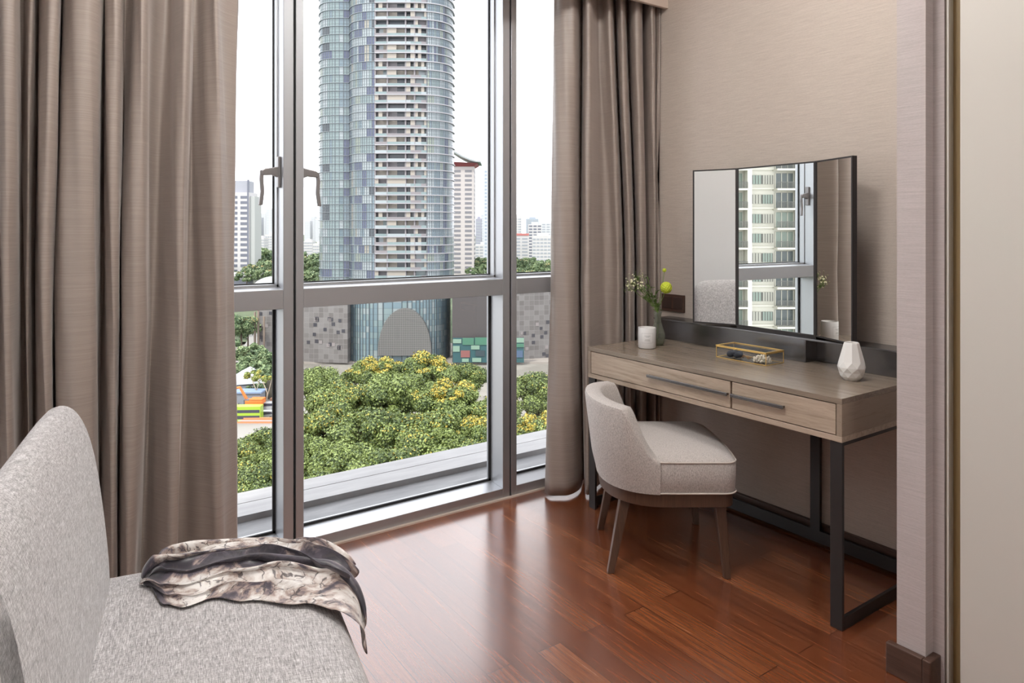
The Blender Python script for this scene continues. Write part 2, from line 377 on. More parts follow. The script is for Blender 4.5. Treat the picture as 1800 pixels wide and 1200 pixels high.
# ---------------------------------------------------------------- tri-fold mirror
MX = 2.62; MY0, MY1 = 1.602, 1.986; MZ0, MZ1 = .872, 1.580
mir = empty('folding_mirror', (MX, 1.8, .861), 0, 'three-panel folding vanity mirror in a thin dark frame on the ledge', 'mirror')
def panel(P, Q, nm, thick=.02):
    P = Vector((*P, 0)); Q = Vector((*Q, 0)); t = (Q - P).normalized(); L = (Q - P).length
    nn = Vector((-t.y, t.x, 0)); 
    if nn.x > 0: nn = -nn     # towards the room
    X = Matrix(((t.x, nn.x, 0, P.x), (t.y, nn.y, 0, P.y), (0, 0, 1, 0), (0, 0, 0, 1)))
    e = .006
    fr = MB()
    for bx in ((0, e, -thick, .003, MZ0, MZ1), (L - e, L, -thick, .003, MZ0, MZ1), (e, L - e, -thick, .003, MZ0, MZ0 + e), (e, L - e, -thick, .003, MZ1 - e, MZ1), (e, L - e, -thick, -.006, MZ0 + e, MZ1 - e)):
        fr.box(*bx, M=X)
    f = under(fr.build(nm, M['dark_metal']), mir)
    g = MB().box(e, L - e, -.004, .0, MZ0 + e, MZ1 - e, M=X).build('mirror_glass', M['mirror']); g.parent = f
    return f
MT = Vector((-.0107, MY0 - MY1, 0)).normalized()
panel((MX, MY1), (MX - .0107, MY0), 'centre_panel', .070)
panel((MX, MY1 + .002), (MX - .0760, MY1 + .189), 'left_wing', .018)
panel((MX - .0107, MY0 - .002), (MX - .0900, MY0 - .200), 'right_wing', .018)
under(MB().box(MX - .006, 2.70, MY0, MY1, .861, MZ0).build('mirror_foot', M['dark_metal']), mir)

# wall socket
sk = empty('wall_socket', (XWALL, 2.45, .93), 0, 'dark brown double power socket plate on the wall above the desk', 'socket')
MB().box(-.010, 0, -.076, .076, -.045, .043).build('plate', M['skirting'], sk, bevel=.002)
for yy in (-.036, .036): MB().box(-.013, -.009, yy - .03, yy + .03, -.03, .03).build('switch_insert', plain('socket_insert', (.05, .03, .025), .35), sk, bevel=.001)

# ---------------------------------------------------------------- chair
ch = empty('dressing_chair', (2.12, 1.98, 0), math.atan2(-.572, .82) - R(90), 'low curved-back chair in beige woven fabric on dark walnut legs', 'chair')
def seat_ring(off=0., z=0., front=.232):
    pts = []
    # right side front -> back arc -> left side front -> front edge with rounded corners
    def se(cx, cy, rx, ry, a0, a1, n, p=2.3):
        for i in range(n + 1):
            a = a0 + (a1 - a0) * i / n; c_, s_ = math.cos(a), math.sin(a)
            pts.append((cx + rx * abs(c_) ** (2 / p) * (1 if c_ >= 0 else -1), cy + ry * abs(s_) ** (2 / p) * (1 if s_ >= 0 else -1)))
    W = .262 + off; B = .255 + off; Fr = front + off
    se(0, -.02, W, B - .02, 0, -math.pi, 30)
    r = .05
    se(-W + r, Fr - r, r, r, math.pi, math.pi / 2, 6, 2)
    for q in (.66, .33, 0, -.33, -.66): pts.append((-(W - r) * q, Fr + .012 * (1 - q * q)))
    se(W - r, Fr - r, r, r, math.pi / 2, 0, 6, 2)
    return [(x, y, z) for x, y in pts]
rings = [seat_ring(-.004, .322), seat_ring(0, .328), seat_ring(.003, .38), seat_ring(.004, .432), seat_ring(0, .440)]
def inner(k, z): return [(x * k, y * k, z) for x, y, _ in seat_ring(0, 0)]
rings += [inner(.97, .448), inner(.9, .457), inner(.75, .466), inner(.5, .472), inner(.2, .474)]
st = MB().loft(rings).build('seat', M['chair'], ch, smooth=True, auto=50)
pp = MB()
for z, o_ in ((.440, .003), (.326, .003)): pp.tube([*seat_ring(o_, z), seat_ring(o_, z)[0]], .0032, 6)
k = pp.build('piping', M['piping'], smooth=True); k.parent = st
# backrest shell: wraps from seam to seam
bk_ = MB(); rr = []
ts = sorted(set([0, .004, .01, .02, .032, .046, .062, .07, .08, .09, .1, .11, .12, .13, .14, .15, .165, .18, .22, .27, .32, .38, .44, .5]))
ts = ts + [1 - t for t in reversed(ts[:-1])]
for t in ts:
    a = -.12 - (math.pi - .24) * t
    p = 2.3; c_, s_ = math.cos(a), math.sin(a)
    ux = abs(c_) ** (2 / p) * (1 if c_ >= 0 else -1); uy = -abs(s_) ** (2 / p)
    th = .052
    y0 = -.02 + .235 * uy
    if t in (0, 1): y0_seam = y0
    q = min(1, max(0, (-.052 - y0) / .108))
    up = q ** 2.0 if q < 1 else 1
    ztop = .448 + (.634 - .448) * up + .012 * min(1, max(0, (-.16 - y0) / .1))
    lean = .026 * up
    def P(off, z, ln): return ((.262 + off + ln) * ux, -.02 + (.235 + off + ln * 1.5) * uy, z)
    e = .014
    rr.append([P(.006, .322, 0), P(.009, .34, 0), P(.012, .40, .3 * lean), P(.013, ztop - e * 1.2, lean), P(.009, ztop - .003, lean), P(-.002, ztop, lean * .95),
               P(-th + .010, ztop - .001, lean * .9), P(-th + .002, ztop - e * .7, lean * .85), P(-th, max(.43, ztop - .06), lean * .5), P(-th, .40, 0), P(-th + .004, .33, 0)])
bk_.loft(rr).build('backrest', M['chair'], ch, smooth=True, auto=60)
MB().loft([seat_ring(-.012, .270), seat_ring(-.006, .273), seat_ring(-.006, .322)]).build('seat_rail', M['walnut'], ch, smooth=True, auto=40)
for (tx, ty), (bx, by) in (((.205, .175), (.232, .198)), ((-.215, .175), (-.245, .208)), ((.150, -.165), (.190, -.232)), ((-.160, -.165), (-.195, -.222))):
    a, b = .021, .013
    MB().loft([[(bx - b, by - b, 0), (bx + b, by - b, 0), (bx + b, by + b, 0), (bx - b, by + b, 0)], [(tx - a, ty - a, .30), (tx + a, ty - a, .30), (tx + a, ty + a, .30), (tx - a, ty + a, .30)]]).build('leg', M['walnut'], ch, bevel=.003)

# ---------------------------------------------------------------- sofa
SA = R(9.8)
sofa = empty('sofa', (.05, 2.02, 0), -SA, 'pale grey chenille sofa without arms, its rounded back towards the curtain', 'sofa')
def rrect(x0, x1, y0, y1, r, z, n=8):
    pts = []
    for cx, cy, a0 in ((x1 - r, y1 - r, 0), (x0 + r, y1 - r, 90), (x0 + r, y0 + r, 180), (x1 - r, y0 + r, 270)):
        for i in range(n + 1):
            a = R(a0 + 90 * i / n); pts.append((cx + r * math.cos(a), cy + r * math.sin(a), z))
    return pts
LEN = 2.3
rg = []
for z, ins in ((.13, .02), (.15, .006), (.20, 0), (.36, 0), (.405, .006), (.432, .022), (.447, .048), (.455, .09), (.46, .16)):
    rg.append(rrect(.02 + ins * .2, .628 - ins, -LEN + ins, .012 - ins, .085 - min(ins * .4, .05), z, 8))
rg.append([(x * .6 + .14, y * .5 - LEN * .25, .462) for x, y, z in rg[-1]])
MB().loft(rg).build('seat_cushion', M['sofa'], sofa, smooth=True, auto=60)
prof = [(.132, .30), (.130, .44), (.127, .52), (.118, .62), (.106, .72), (.092, .80), (.074, .858), (.052, .892), (.026, .902), (.002, .886), (-.020, .842), (-.036, .76), (-.045, .62), (-.050, .40), (-.050, .13), (.10, .13)]
pc = catmull(prof + [prof[0]], 3)[:-1]
rg = []
ys = [(-LEN, 1, 1), (-LEN * .8, 1, 1), (-LEN * .6, 1, 1), (-LEN * .4, 1, 1), (-1.0, 1, 1), (-.6, 1, 1), (-.35, 1, 1), (-.2, 1, 1), (-.12, .995, 1), (-.075, .985, .985), (-.045, .965, .95), (-.022, .94, .90), (-.006, .90, .82), (.0, .84, .70), (.002, .6, .45)]
for y, kz, kx in ys:
    rg.append([(.02 + (p[0] - .02) * kx, y - .005, .13 + (p[1] - .13) * kz) for p in pc])
MB().loft(rg).build('backrest', M['sofa_back'], sofa, smooth=True, auto=70)
for x, y in ((.55, -.12), (.55, -LEN + .15), (-.04, -.12), (-.04, -LEN + .15)):
    MB().lathe([(.016, 0), (.022, .13)], 16, (x, y, 0)).build('leg', M['walnut'], sofa, smooth=True, auto=40)


# ---------------------------------------------------------------- curtains
ZT, ZM, ZB = 2.70, 1.0, .012
def curtain(cols, name, label, xmax=99, dense=5, phase=0, hem=None):
    def X(px, y):   # a column's place on the curtain rail plane
        a = YAW + math.atan((px - 900.) / F_PX); return min(xmax, y * math.tan(a))
    tops = catmull([(X(t, y), y) for t, m_, b_, y in cols], dense)
    mids = catmull([(X(m_, y), y) for t, m_, b_, y in cols], dense)
    bots = catmull([(X(b_, y), y) for t, m_, b_, y in cols], dense)
    n = len(tops); NZ = 46; b = MB(); g = np.random.default_rng(phase + 3)
    ph = np.cumsum(g.normal(size=n) * .5); 
    for j in range(NZ + 1):
        s = j / NZ; z = ZT + (ZB - ZT) * s
        if z > ZM: t = (ZT - z) / (ZT - ZM); w0, w1, w2 = (1 - t), t, 0; k = t * t * (3 - 2 * t); w0, w1 = 1 - k, k
        else: t = (ZM - z) / (ZM - ZB); w0, w1, w2 = 0, 1 - t, t
        for i in range(n):
            p = tops[i] * w0 + mids[i] * w1 + bots[i] * w2
            wob = .0035 * math.sin(z * 3.1 + i * .31 + phase) + .0020 * math.sin(z * 7.3 + i * .9)
            zz = z
            if hem and z < hem: zz = z
            b.v.append((min(xmax, p[0] + wob), p[1] + wob * .8, zz))
    for j in range(NZ):
        for i in range(n - 1):
            a = j * n + i; b.f.append((a, a + 1, a + 1 + n, a + n)); b.m.append(0)
    cx = sum(p[0] for p in mids) / n
    o = b.build(name, M['silk'], smooth=True, solid=.0025)
    tag(o, label, 'curtain'); return o
F0, B0 = 2.575, 2.70
Lc = [(-34, -36, -36, 2.69), (-22, -24, -24, 2.60), (-10, -10, -12, 2.70), (2, 3, -2, 2.59), (18, 14, 11, 2.565), (31, 25, 26, 2.60), (38, 33, 34, 2.70), (46, 42, 42, 2.71), (55, 50, 50, 2.64), (62, 57, 58, 2.69), (76, 60, 62, 2.715),
 (86, 66, 68, 2.62), (97, 78, 82, 2.57), (109, 91, 94, 2.60), (113, 95, 97, 2.70), (118, 97, 98, 2.715), (122, 99, 100, 2.64), (134, 107, 108, 2.585), (155, 134, 132, 2.56), (172, 160, 155, 2.575), (180, 170, 166, 2.62), (184, 175, 172, 2.71), (187, 181, 178, 2.72),
 (191, 186, 182, 2.63), (201, 198, 192, 2.59), (213, 208, 202, 2.61), (219, 210, 204, 2.70), (232, 212, 205, 2.715), (243, 214, 207, 2.66), (250, 222, 213, 2.59), (258, 240, 224, 2.565), (266, 256, 234, 2.60), (274, 261, 238, 2.68), (300, 272, 246, 2.71), (318, 288, 268, 2.65),
 (330, 306, 288, 2.58), (338, 321, 303, 2.57), (342, 325, 306, 2.63), (346, 328, 308, 2.70), (355, 340, 322, 2.69), (366, 362, 350, 2.63), (374, 384, 378, 2.585), (382, 394, 392, 2.60), (396, 400, 402, 2.63), (421, 412, 418, 2.66)]
curtain(Lc, 'curtain', 'wide taupe silk curtain on the left, behind the sofa', phase=1)
Rc = [(975, 968, 958, 2.715), (984, 978, 968, 2.67), (998, 994, 988, 2.63), (1010, 1008, 1006, 2.62), (1018, 1016, 1020, 2.66), (1022, 1019, 1024, 2.73), (1024, 1021, 1027, 2.74), (1026, 1023, 1028, 2.65), (1031, 1027, 1030, 2.59), (1038, 1036, 1036, 2.57), (1044, 1046, 1048, 2.62), (1050, 1060, 1062, 2.665), (1060, 1074, 1076, 2.64), (1070, 1086, 1087, 2.585),
 (1075, 1093, 1094, 2.61), (1078, 1096, 1097, 2.70), (1082, 1098, 1099, 2.71), (1085, 1101, 1102, 2.61), (1091, 1107, 1107, 2.565), (1097, 1113, 1113, 2.59), (1100, 1116, 1116, 2.69), (1104, 1118, 1118, 2.70), (1108, 1121, 1121, 2.60), (1118, 1128, 1128, 2.545), (1127, 1136, 1136, 2.57), (1131, 1139, 1139, 2.66), (1135, 1142, 1142, 2.66), (1139, 1146, 1146, 2.56), (1147, 1152, 1152, 2.53), (1154, 1158, 1158, 2.57), (1157, 1160, 1160, 2.62), (1161, 1163, 1163, 2.555), (1167, 1167, 1167, 2.535), (1171, 1171, 1171, 2.56)]
curtain(Rc, 'curtain', 'gathered taupe silk curtain on the right, beside the dressing table', xmax=2.708, phase=4)

# ---------------------------------------------------------------- things on the dressing table
TT = DZ1
# white candle jar
cj = empty('candle_jar', (2.361, 2.290, TT), 0, 'small white candle jar with a printed label, in front of the glass vase', 'candle')
WC_ = plain('white_ceramic', (.74, .73, .73), .35)
MB().lathe([(.0, .002), (.038, .002), (.0405, .005), (.0405, .093), (.0395, .096), (.0365, .096), (.0362, .080), (.0, .080)], 48, caps=False).build('jar', WC_, cj, smooth=True, auto=40)
MB().lathe([(.0, .0805), (.036, .0805), (.036, .083), (.0, .084)], 32, caps=False).build('wax', plain('wax', (.70, .66, .58), .4), cj, smooth=True)
MB().tube([(0, 0, .083), (.001, 0, .092)], .0009, 6).build('wick', M['gap'], cj)
lb = MB(); INK = plain('label_ink', (.28, .28, .27), .6); rr0 = .04065
aim = math.atan2(-2.290, -2.361)
def arcbar(a0, a1, z0, z1, n=10):
    for i in range(n):
        p = [aim + a0 + (a1 - a0) * (i + k) / n for k in (0, 1)]
        lb.quad((rr0 * math.cos(p[0]), rr0 * math.sin(p[0]), z0), (rr0 * math.cos(p[1]), rr0 * math.sin(p[1]), z0), (rr0 * math.cos(p[1]), rr0 * math.sin(p[1]), z1), (rr0 * math.cos(p[0]), rr0 * math.sin(p[0]), z1))
for z in (.028, .072): arcbar(-.62, .72, z, z + .0007)
for a in (-.62, .70): arcbar(a, a + .02, .028, .072, 2)
for z, w_ in ((.060, .34), (.055, .20), (.043, .25), (.038, .30)): arcbar(.05 - w_, .05 + w_, z, z + .0016)
lb.build('label', INK, cj)
# glass bud vase
gv = empty('glass_vase', (2.462, 2.318, TT), 0, 'slim-necked grey-green glass bud vase behind the candle jar', 'vase')
m = NM('smoky_glass'); m.N.remove(m.b); tr = m.n('ShaderNodeBsdfTransparent'); tr.inputs[0].default_value = (.70, .72, .64, 1)
gl = m.n('ShaderNodeBsdfPrincipled'); gl.inputs['Base Color'].default_value = (.30, .31, .26, 1); gl.inputs['Roughness'].default_value = .08
lw = m.n('ShaderNodeLayerWeight'); lw.inputs[0].default_value = .35
mx = m.n('ShaderNodeMixShader'); m.l(m.ramp(lw.outputs['Facing'], [(.0, (.22,) * 3), (1, (.85,) * 3)]), mx.inputs[0]); m.l(tr.outputs[0], mx.inputs[1]); m.l(gl.outputs[0], mx.inputs[2]); m.l(mx.outputs[0], m.out.inputs[0]); SMOKE = m.m
MB().lathe([(.0, .002), (.022, .002), (.030, .012), (.0345, .035), (.033, .055), (.024, .085), (.0165, .108), (.0150, .128), (.0165, .146), (.0205, .158), (.0190, .158), (.0150, .146), (.0135, .128), (.0145, .108), (.0, .1)], 40, caps=False).build('vase_body', SMOKE, gv, smooth=True)
MB().lathe([(.0, .006), (.028, .014), (.031, .035), (.030, .052), (.0, .053)], 24, caps=False).build('water', glassmat('water', (.86, .90, .82), .6), gv, smooth=True)
VM = Vector((2.462, 2.318, TT + .155))
STEM = plain('stem_green', (.12, .19, .04), .6); LEAFG = plain('leaf_bouquet', (.09, .16, .035), .5)
def SP(dx, dz, dd=0): return RT * dx + FW * dd + Vector((0, 0, dz))
def stem_pts(tip, bend=0): 
    a = Vector((0, 0, -.13)) ; b_ = Vector((0, 0, 0)) + tip * .05; c_ = tip * .55 + Vector((0, 0, .01)) + RT * bend; return catmull([a, b_, c_, tip], 5)
def leafm(b, p, d, L, wd, mi=0):
    d = d.normalized(); s_ = d.cross(Vector((.3, .5, 1))).normalized(); u = s_.cross(d)
    b.add([p, p + d * L * .35 + s_ * wd + u * wd * .2, p + d * L * .75 + s_ * wd * .7, p + d * L - u * wd * .5, p + d * L * .75 - s_ * wd * .7, p + d * L * .35 - s_ * wd + u * wd * .2], [(0, 1, 2, 3), (0, 3, 4, 5)], mi)
def ballflower(dx, dz, r, lab, dd=0, petals=5):
    o = empty('flower', tuple(VM), 0, lab, 'flower'); tip = SP(dx, dz, dd)
    MB().tube(stem_pts(tip, .004), .0016, 6).build('stem', STEM, o, smooth=True)
    b = MB(); g = random.Random(int(dz * 1000)); N = 90 if r > .015 else 24
    for i in range(N):   # many small overlapping petals over a globe
        ph = i * 2.399963; zc = 1 - 2 * (i + .5) / N; rr1 = math.sqrt(1 - zc * zc); n_ = Vector((rr1 * math.cos(ph), rr1 * math.sin(ph), zc))
        t1 = n_.orthogonal().normalized(); t2 = n_.cross(t1); c0 = tip + n_ * r * .93; s0 = r * .30
        b.add([c0 - t1 * s0 - n_ * r * .10, c0 + t2 * s0 * .8, c0 + t1 * s0 - n_ * r * .02, c0 - t2 * s0 * .8 - n_ * r * .06, c0 + n_ * r * .08], [(0, 1, 4), (1, 2, 4), (2, 3, 4), (3, 0, 4)])
    ic = bmesh.new(); bmesh.ops.create_icosphere(ic, subdivisions=2, radius=r * .92); b.add([tuple(v.co + tip) for v in ic.verts], [tuple(v.index for v in f.verts) for f in ic.faces]); ic.free()
    b.build('bloom', plain('chartreuse_petals', (.52, .60, .04), .6), o); return o
ballflower(.040, .118, .0285, 'round chartreuse flower, largest in the glass vase')
ballflower(.036, .200, .0105, 'small chartreuse bud standing tallest in the glass vase', .02)
def sprig(lab, tips, leaves, seed, white=True):
    g = random.Random(seed); o = empty('flower_sprig', tuple(VM), 0, lab, 'flower')
    b = MB(); lf = MB(); pt = MB()
    for tip in tips:
        pts = stem_pts(tip, -.006); b.tube(pts, .0013, 5)
        for k in range(leaves):
            t = .35 + .6 * g.random(); p = Vector(tuple(pts[int(t * (len(pts) - 1))])); leafm(lf, p, SP(g.uniform(-1, 1), g.uniform(.1, 1), g.uniform(-.6, .6)), g.uniform(.014, .030), g.uniform(.003, .0055))
        if white:
            for k in range(15):
                p = tip + SP(g.gauss(0, .017), g.gauss(0, .014), g.gauss(0, .014)); b.tube([tip - Vector((0, 0, .02)), p], .0006, 4)
                nrm = (p - tip + Vector((0, 0, .01)) - FW * .012).normalized(); t1 = nrm.orthogonal().normalized(); t2 = nrm.cross(t1); r_ = g.uniform(.0042, .0062)
                for q in range(5):
                    a = q * 1.2566; d_ = t1 * math.cos(a) + t2 * math.sin(a); e_ = t1 * math.cos(a + .5) + t2 * math.sin(a + .5); f_ = t1 * math.cos(a - .5) + t2 * math.sin(a - .5)
                    pt.add([p, p + f_ * r_ * .7 + nrm * .001, p + d_ * r_ + nrm * .0015, p + e_ * r_ * .7 + nrm * .001], [(0, 1, 2, 3)])
    s0 = b.build('stem', STEM, o, smooth=True); lf.build('leaves', LEAFG, o)
    if white: pt.build('blossoms', plain('cream_petals', (.72, .70, .46), .6), o)
    return o
sprig('cream wax-flower sprig leaning left out of the glass vase', [SP(-.118, .150, .0), SP(-.080, .118, -.015), SP(-.135, .122, .01), SP(-.098, .172, .015)], 9, 3)
sprig('leafy green sprig rising left of the round flower', [SP(-.070, .182, .01), SP(-.05, .165, -.01), SP(-.010, .105, .0), SP(-.062, .075, .0)], 16, 5, False)
# brass edged glass box
BX, BY, BW, BL, BH = 2.433, 1.707, .118, .244, .056
gb = empty('glass_box', (BX + BW / 2, BY + BL / 2, TT), 0, 'long clear glass trinket box with brass edges, lid closed', 'box')
BR = plain('brass_edges', (.90, .60, .20), .28, .75)
hw, hl = BW / 2, BL / 2; e = .0026
eb = MB()
for sx in (-1, 1):
    for sy in (-1, 1): eb.box(sx * hw - e / 2, sx * hw + e / 2, sy * hl - e / 2, sy * hl + e / 2, .001, BH - .008)
for z in (.001, BH - .010):
    for sx in (-1, 1): eb.box(sx * hw - e / 2, sx * hw + e / 2, -hl, hl, z, z + e)
    for sy in (-1, 1): eb.box(-hw, hw, sy * hl - e / 2, sy * hl + e / 2, z, z + e)
eb.build('brass_frame', BR, gb, bevel=.0005, seg=1)
pg = MB(); pg.quad((-hw, -hl, .002), (hw, -hl, .002), (hw, -hl, BH - .008), (-hw, -hl, BH - .008)).quad((-hw, hl, .002), (hw, hl, .002), (hw, hl, BH - .008), (-hw, hl, BH - .008)).quad((-hw, -hl, .002), (-hw, hl, .002), (-hw, hl, BH - .008), (-hw, -hl, BH - .008)).quad((hw, -hl, .002), (hw, hl, .002), (hw, hl, BH - .008), (hw, -hl, BH - .008)).quad((-hw, -hl, .003), (hw, -hl, .003), (hw, hl, .003), (-hw, hl, .003))
pg.build('glass_sides', M['clear'], gb)
lid = MB()
for sx in (-1, 1): lid.box(sx * hw - e, sx * hw + e, -hl - e, hl + e, BH - .0065, BH - .0015)
for sy in (-1, 1): lid.box(-hw, hw, sy * hl - e, sy * hl + e, BH - .0065, BH - .0015)
ld = lid.build('lid_frame', BR, gb, bevel=.0006, seg=1)
l2 = MB().quad((-hw, -hl, BH - .003), (hw, -hl, BH - .003), (hw, hl, BH - .003), (-hw, hl, BH - .003)).build('lid_glass', M['clear']); l2.parent = ld
MB().lathe([(.0, 0), (.0035, .001), (.0035, .004), (.0, .0045)], 12, (-hw - .003, .02, BH - .009), caps=False).build('clasp', BR, gb, smooth=True)
# pearls
pn = MB(); g = random.Random(12); placed = []
for k in range(400):
    if len(placed) > 66: break
    a = g.random() * 6.283; q = g.random() ** .5; x = .034 * q * math.cos(a); y = .038 * q * math.sin(a); z = .0055
    r0 = .0049
    while any((x - X_) ** 2 + (y - Y_) ** 2 + (z - Z_) ** 2 < (2 * r0 * .93) ** 2 for X_, Y_, Z_ in placed) and z < .034: z += .0022
    if z < .030 - .5 * q * .02: placed.append((x, y, z))
for x, y, z in placed:
    pn.lathe([(.0001, -.0049), (.0030, -.0039), (.0046, -.0016), (.0046, .0016), (.0030, .0039), (.0001, .0049)], 12, (x, y, z))
pe = empty('pearl_necklace', (BX + BW / 2 - .012, BY + .050, TT + .0035), 0, 'coiled string of cream pearls at the right end of the glass box', 'necklace')
pn.build('pearl_string', plain('pearl', (.80, .73, .62), .25), pe, smooth=True)
# dark folded hair bow and a tan cord
hb_ = empty('hair_bow', (BX + BW / 2 - .02, BY + .178, TT + .004), 0, 'dark slate folded bow lying in the left half of the glass box', 'hair accessory')
b = MB()
for sg in (-1, 1):
    rg = []
    for i in range(9):
        t = i / 8; r_ = .006 + .013 * math.sin(math.pi * min(1, t * 1.05)); y = sg * t * .034
        rg.append([(r_ * 1.5 * math.cos(a) + .002 * math.sin(5 * t), y, .015 + r_ * .85 * math.sin(a) + .002 * math.sin(3 * a)) for a in [q * math.pi / 6 for q in range(12)]])
    b.loft(rg)
b.build('bow_loops', plain('slate_fabric', (.035, .042, .06), .65), hb_, smooth=True)
MB().tube([(.0, -.004, .014), (.0, .004, .014)], .010, 12).build('bow_knot', plain('slate_fabric_knot', (.05, .055, .075), .6), hb_, smooth=True)
cd = MB(); g = random.Random(2)
for k in range(5):
    cd.tube([(.02 * g.uniform(-1, 1), -.030 + g.uniform(-.01, .01), .004), (.015 * g.uniform(-1, 1), -.048, .014 + .008 * g.random()), (.02 * g.uniform(-1, 1), -.072, .006)], .0015, 6)
tg = cd.build('leather_cord', plain('tan_leather', (.30, .17, .08), .5), smooth=True); tg.location = hb_.location; tag(tg, 'thin tan leather cord loops between the dark bow and the pearls', 'cord')
# faceted ceramic vase
fv = empty('ceramic_vase', (2.470, 1.374, TT), .2, 'small white faceted ceramic vase near the right end of the dressing table', 'vase')
b = MB(); n = 9; lv = [(.0265, .0, 0), (.0385, .013, .5), (.0430, .030, 0), (.0482, .047, .5), (.0440, .068, 0), (.0262, .134, 0), (.0242, .137, 0), (.0222, .134, 0), (.030, .075, 0)]
R_ = []
for r, z, o_ in lv: R_.append([(r * math.cos(2 * math.pi * (j + o_) / n), r * math.sin(2 * math.pi * (j + o_) / n), z) for j in range(n)])
for i in range(4):
    b0_, o0, o1_ = len(b.v), lv[i][2], lv[i + 1][2]; b.v += R_[i] + R_[i + 1]
    for j in range(n):
        k = (j + 1) % n
        if o1_ > o0: fs = [(j, k, n + j), (k, n + k, n + j)]
        else: fs = [(j, k, n + k), (j, n + k, n + j)]
        for f in fs: b.f.append(tuple(b0_ + q for q in f)); b.m.append(0)
# long upper facets: creased ridge between each pair
for i in range(4, 8):
    b0_ = len(b.v); b.v += R_[i] + R_[i + 1]
    for j in range(n):
        k = (j + 1) % n; b.f.append((b0_ + j, b0_ + k, b0_ + n + k, b0_ + n + j)); b.m.append(0)
b.f.append(tuple(range(n))); b.m.append(0)
bm_ = b.build('vase_body', plain('white_porcelain', (.78, .77, .75), .3), fv)

# ---------------------------------------------------------------- printed scarf on the far corner of the sofa
m = NM('printed_silk')
uvn = m.n('ShaderNodeUVMap'); uvn.uv_map = 'UVMap'
mp_ = m.n('ShaderNodeMapping'); m.l(uvn.outputs[0], mp_.inputs[0]); mp_.inputs['Scale'].default_value = (1.15, 1.9, 1)
n1 = m.noise(mp_.outputs[0], 4.2, 5, .62, .9); n2 = m.noise(mp_.outputs[0], 11, 4, .6, .6)
sepx = m.n('ShaderNodeSeparateXYZ'); m.l(uvn.outputs[0], sepx.inputs[0])
band = m.ramp(sepx.outputs[1], [(.0, (.50,) * 3), (.30, (.42,) * 3), (.40, (.90,) * 3), (.58, (.95,) * 3), (.68, (.36,) * 3), (1, (.50,) * 3)])
leftd = m.ramp(sepx.outputs[0], [(.0, (.30,) * 3), (.22, (.0,) * 3)])
f = m.math('ADD', m.math('ADD', m.math('MULTIPLY', n1, .75), m.math('MULTIPLY', n2, .25)), m.math('SUBTRACT', m.math('MULTIPLY', band, .42), .22)); f = m.math('ADD', f, m.math('MULTIPLY', leftd, .55))
colr = m.ramp(f, [(.38, (.78, .76, .74)), (.46, (.58, .53, .50)), (.50, (.40, .31, .27)), (.535, (.24, .19, .19)), (.57, (.085, .072, .095)), (.68, (.025, .022, .032))])
vo = m.n('ShaderNodeTexVoronoi'); vo.feature = 'DISTANCE_TO_EDGE'; vo.inputs['Scale'].default_value = 6.5
mx_ = m.n('ShaderNodeMixRGB') if False else None
dn = m.n('ShaderNodeTexNoise'); dn.inputs['Scale'].default_value = 9; m.l(mp_.outputs[0], dn.inputs['Vector'])
va = m.n('ShaderNodeVectorMath'); va.operation = 'MULTIPLY_ADD'; m.l(dn.outputs['Color'], va.inputs[0]); va.inputs[1].default_value = (.16, .16, 0); m.l(mp_.outputs[0], va.inputs[2]); m.l(va.outputs[0], vo.inputs['Vector'])
line = m.ramp(vo.outputs['Distance'], [(.018, (1, 1, 1)), (.034, (0, 0, 0))])
msk = m.ramp(n2, [(.44, (0, 0, 0)), (.52, (1, 1, 1))])
m.l(m.mix(m.math('MULTIPLY', m.math('MULTIPLY', line, msk), .85), colr, (.06, .05, .055)), m.b.inputs['Base Color'])
m.b.inputs['Roughness'].default_value = .42; m.b.inputs['Sheen Weight'].default_value = .3; SCARF = m.m
sc = MB(); sc.uv = []
NU, NV = 170, 190
def lerp_pts(P, t):
    for (a, y0), (b2, y1) in zip(P, P[1:]):
        if a <= t <= b2: k = (t - a) / (b2 - a); k = k * k * (3 - 2 * k); return y0 + (y1 - y0) * k
    return P[-1][1]
yback = [(0, -.085), (.12, -.045), (.35, -.020), (.6, -.030), (.8, -.09), (1, -.20)]
yfrnt = [(0, -.160), (.10, -.27), (.20, -.30), (.34, -.285), (.5, -.33), (.75, -.395), (1, -.50)]
